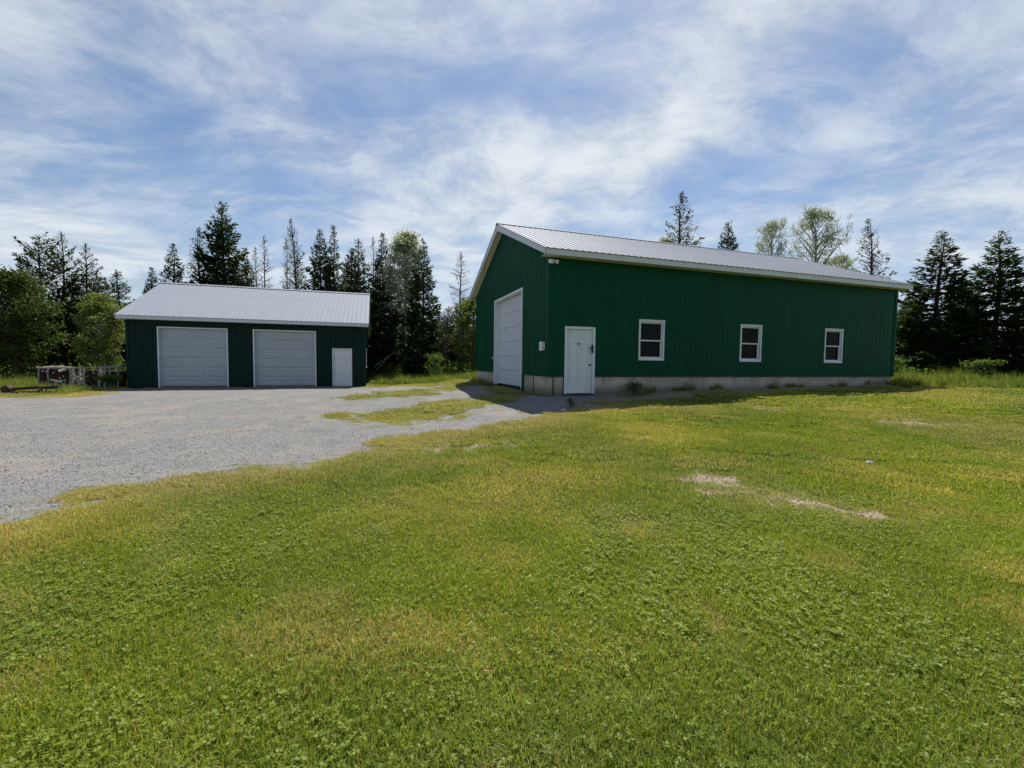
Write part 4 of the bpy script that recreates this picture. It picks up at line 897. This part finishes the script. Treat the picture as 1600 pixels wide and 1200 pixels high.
shrub(1.55, 11.2, .26, .06, 205, 'small single weed with pale top in the gravel before the walk door', 90, leaf=(.02, .045))
shrub(3.95, 13.75, .42, .2, 206, 'dark weed tuft against the barn foundation below the first window', 260, leaf=(.04, .09))

# ================================================================== woodpile and junk at the left
rA, rB = Vector((-22.95, 20.6, 0)), Vector((-19.75, 21.6, 0)); rd = (rB - rA).normalized(); rn = Vector((rd.y, -rd.x, 0)); rl = (rB - rA).length
rz = tz(-21.5, 21.1) - .03
rack = empty('firewood_rack', (rA.x, rA.y, rz), math.atan2(rd.y, rd.x)); tag(rack, 'weathered grey wooden rack of posts and rails holding split firewood', 'rack')
for x, w, h in ((.02, .05, 1.02), (.42, .05, 1.0), (1.28, .15, .99), (1.58, .07, 1.0), (1.80, .09, .98), (2.38, .11, 1.04), (2.60, .08, 1.05), (2.83, .06, 1.06), (3.15, .06, 1.08)):
    mb = MB(); lx = _r.uniform(-.05, .05) + (.06 if w > .14 else 0); mb.hexa([(x - w / 2, -.04, -.1), (x + w / 2, -.04, -.1), (x + w / 2, .04, -.1), (x - w / 2, .04, -.1)], [(x - w / 2 + lx, -.04, h), (x + w / 2 + lx, -.04, h), (x + w / 2 + lx, .04, h), (x - w / 2 + lx, .04, h)]); mb.build('post', 'grey_wood', rack)
for a, b, y in (((.0, 1.02), (1.3, 1.02), -.06), ((1.28, 1.02), (2.4, 1.06), -.06), ((2.36, 1.08), (3.3, 1.12), -.06), ((2.75, .86), (3.3, .87), -.06), ((.0, 1.0), (3.3, 1.08), .55)):
    mb = MB(); mb.bar((a[0], y, a[1]), (b[0], y, b[1]), .035, .05); mb.build('rail', 'grey_wood', rack)
for a, b in (((1.34, .72), (1.98, .06)), ((2.40, .90), (2.88, .22))):
    mb = MB(); mb.bar((a[0], -.075, a[1]), (b[0], -.075, b[1]), .03, .10); mb.build('brace', 'grey_wood', rack)
def logpile():
    rr = random.Random(12); mb = MB()
    for x0, x1, zt in ((.06, 1.22, .96), (1.86, 2.42, .92), (2.62, 3.35, .84), (1.3, 1.85, .35), (2.42, 2.62, .5)):
        z = .06
        while z < zt:
            x = x0 + rr.uniform(0, .05); hh = rr.uniform(.075, .12)
            while x < x1:
                w = rr.uniform(.08, .15); y0 = rr.uniform(-.02, .06); k = rr.choice((3, 4, 5)); ph = rr.uniform(0, 6.28); mb.cur = 0; i = len(mb.v); y1 = y0 + rr.uniform(.38, .46)
                for yy in (y0, y1):
                    for j in range(k): th = ph + 6.283 * j / k; mb.v.append((x + w / 2 * math.cos(th), yy, z + hh / 2 * 1.05 * math.sin(th)))
                for j in range(k): mb.f.append((i + j, i + (j + 1) % k, i + k + (j + 1) % k, i + k + j)); mb.mi.append(0)
                e = 1 if rr.random() < .10 else 0; mb.f.append(tuple(i + j for j in range(k))); mb.mi.append(e); mb.f.append(tuple(i + k + j for j in reversed(range(k)))); mb.mi.append(0); x += w * .92
            z += hh * .88
    o = mb.build('firewood_stack', ['log_bark', 'log_end']); o.location = (rA.x, rA.y, rz); o.rotation_euler = (0, 0, math.atan2(rd.y, rd.x)); tag(o, 'split reddish brown firewood stacked behind the grey rack', 'firewood', kind='stuff')
logpile()
LOGS = [(.98, .90, -.10, .060, .5, 'pale split log jutting out of the woodpile top beside the thick post'), (.84, .36, -.08, .055, .1, 'wide pale log slab low on the woodpile'), (.66, .42, -.08, .04, -.2, 'thin pale log just above the wide pale slab'),
        (1.62, .62, -.0, .045, .9, 'pale birch log leaning upright between the rack posts, upper one'), (1.66, .44, -.0, .042, .7, 'pale birch log between the rack posts, lower one'), (1.45, .08, -.12, .05, .0, 'pale log lying on the grass at the foot of the rack')]
for x, z, y, r, tilt, lb in LOGS:
    mb = MB(); c = Vector((0, 0, 0)); dv = Vector((math.cos(tilt), .35, math.sin(tilt))).normalized(); mb.tube([c - dv * .12, c, c + dv * .12], [r, r * 1.05, r * .95], 9); o = mb.build('firewood_log', 'birch_log'); p = rA + rd * x - Vector((-rd.y, rd.x, 0)) * (-y); o.location = (p.x, p.y, rz + z); o.rotation_euler = (0, 0, math.atan2(rd.y, rd.x)); tag(o, lb, 'log', 'pale logs at the woodpile')
for k in range(9):     # loose splits lying on top of the stack
    mb = MB(); mb.tube([(-.2, 0, 0), (.2, 0, 0)], [.05, .045], 5); o = mb.build('firewood_log', 'log_end'); p = rA + rd * (.12 + .12 * k) + Vector((-rd.y, rd.x, 0)) * _r.uniform(.05, .3); o.location = (p.x, p.y, rz + 1.02 + .05 * math.sin(k * .39)); o.rotation_euler = (0, _r.uniform(-.15, .15), math.atan2(rd.y, rd.x) + _r.uniform(-.4, .4)); tag(o, 'short tan split log lying loose on top of the woodpile', 'log', 'loose splits on top of the woodpile')
# short stump in front of the thick post
mb = MB(); mb.tube([(0, 0, -.05), (0, 0, .12), (0, 0, .30)], [.10, .09, .088], 10); o = mb.build('stump', 'grey_wood'); p = rA + rd * 1.08 + rn * .25; o.location = (p.x, p.y, rz); tag(o, 'short grey stump beside the thick leaning rack post', 'stump')
# low black metal stand
px_, py_ = -19.35, 17.8; bst = empty('metal_stand', (px_, py_, tz(px_, py_) - .02), .3); tag(bst, 'low black metal stand with curved legs in grass before the woodpile', 'stand')
mb = MB(); mb.hexa([(-.22, -.14, .20), (.16, -.14, .20), (.16, .14, .20), (-.22, .14, .20)], [(-.26, -.17, .30), (.2, -.17, .33), (.2, .17, .33), (-.26, .17, .30)]); mb.build('tray', 'black_paint', bst)
for a in ((-.2, -.12), (-.2, .12)):
    mb = MB(); mb.tube([(a[0], a[1], .25), (a[0] + .02, a[1], -.02)], .022, 6); mb.build('leg', 'black_paint', bst)
for y in (-.12, .12):
    mb = MB(); mb.tube([(.14, y, .28), (.26, y, .24), (.31, y, .12), (.30, y, -.02)], .022, 6); mb.build('leg', 'black_paint', bst)
# rusty beam with bent arms, and a rusty drum
px_, py_ = -20.1, 17.6; rb = empty('rusty_drawbar', (px_, py_, tz(px_, py_)), .25); tag(rb, 'rusty red steel drawbar lying in the grass left of the black stand', 'scrap metal')
mb = MB(); mb.bar((-.45, 0, .18), (.35, .1, .24), .10, .12); mb.build('beam', 'rust', rb)
mb = MB(); mb.tube([(.35, .1, .24), (.6, .14, .28), (.85, .2, .30)], .025, 6); mb.build('arm', 'rust', rb)
mb = MB(); mb.tube([(-.45, -.1, .05), (.0, -.16, .06), (.38, -.1, .05), (.45, .02, .16)], [.05, .05, .06, .04], 7); mb.build('skid', 'rust', rb)
px_, py_ = -20.75, 17.5; dr_ = empty('rusty_wheel_hub', (px_, py_, tz(px_, py_)), .1); tag(dr_, 'dark rusty wheel hub with axle at the left end of the scrap in the grass', 'scrap metal')
mb = MB(); mb.tube([(0, -.14, .16), (0, -.12, .16), (0, .12, .16), (0, .14, .16)], [.13, .17, .17, .13], 14); mb.build('drum', 'rust', dr_)
mb = MB(); mb.tube([(-.9, .02, .24), (-.3, .0, .22), (-.12, 0, .2)], .04, 7); mb.build('axle', 'rust', dr_)
mb = MB(); mb.tube([(.1, 0, .2), (.5, .05, .18)], .015, 6); mb.build('rod', 'rust', dr_)
# bare fallen branch by the garage
px_, py_ = -8.6, 29.5; fb = empty('dead_branch', (px_, py_, tz(px_, py_))); tag(fb, 'pale bare dead branch leaning in the trees right of the garage', 'branch')
mb = MB(); mb.tube([(-1.0, 0, .9), (-.1, .1, 1.6), (.5, .1, 2.0)], [.03, .022, .01], 6); mb.build('limb', 'pale_bark', fb)
mb = MB(); mb.tube([(-.75, .02, .75), (.15, .0, 1.75), (.5, -.1, 1.9)], [.03, .02, .008], 6); mb.build('limb', 'pale_bark', fb)
# stones at the lawn edge
for x, y, r, lb in ((1.3, 10.75, .07, 'pale fist-sized stone where gravel meets lawn near the walk door'), (5.25, 6.2, .05, 'small grey stone lying out in the lawn past the worn patch')):
    rs = np.random.default_rng(int(x * 100)); mb = MB(); mb.tube([(0, 0, -.03), (0, 0, 0), (.01, 0, r * .5), (0, .01, r * .85)], [r * .7, r * 1.1, r, r * .4], 8); mb.v = [(a + rs.normal(0, r * .1), b + rs.normal(0, r * .1), c + rs.normal(0, r * .06)) for a, b, c in mb.v]
    o = mb.build('stone', 'stone'); o.location = (x, y, tz(x, y)); tag(o, lb, 'stone')
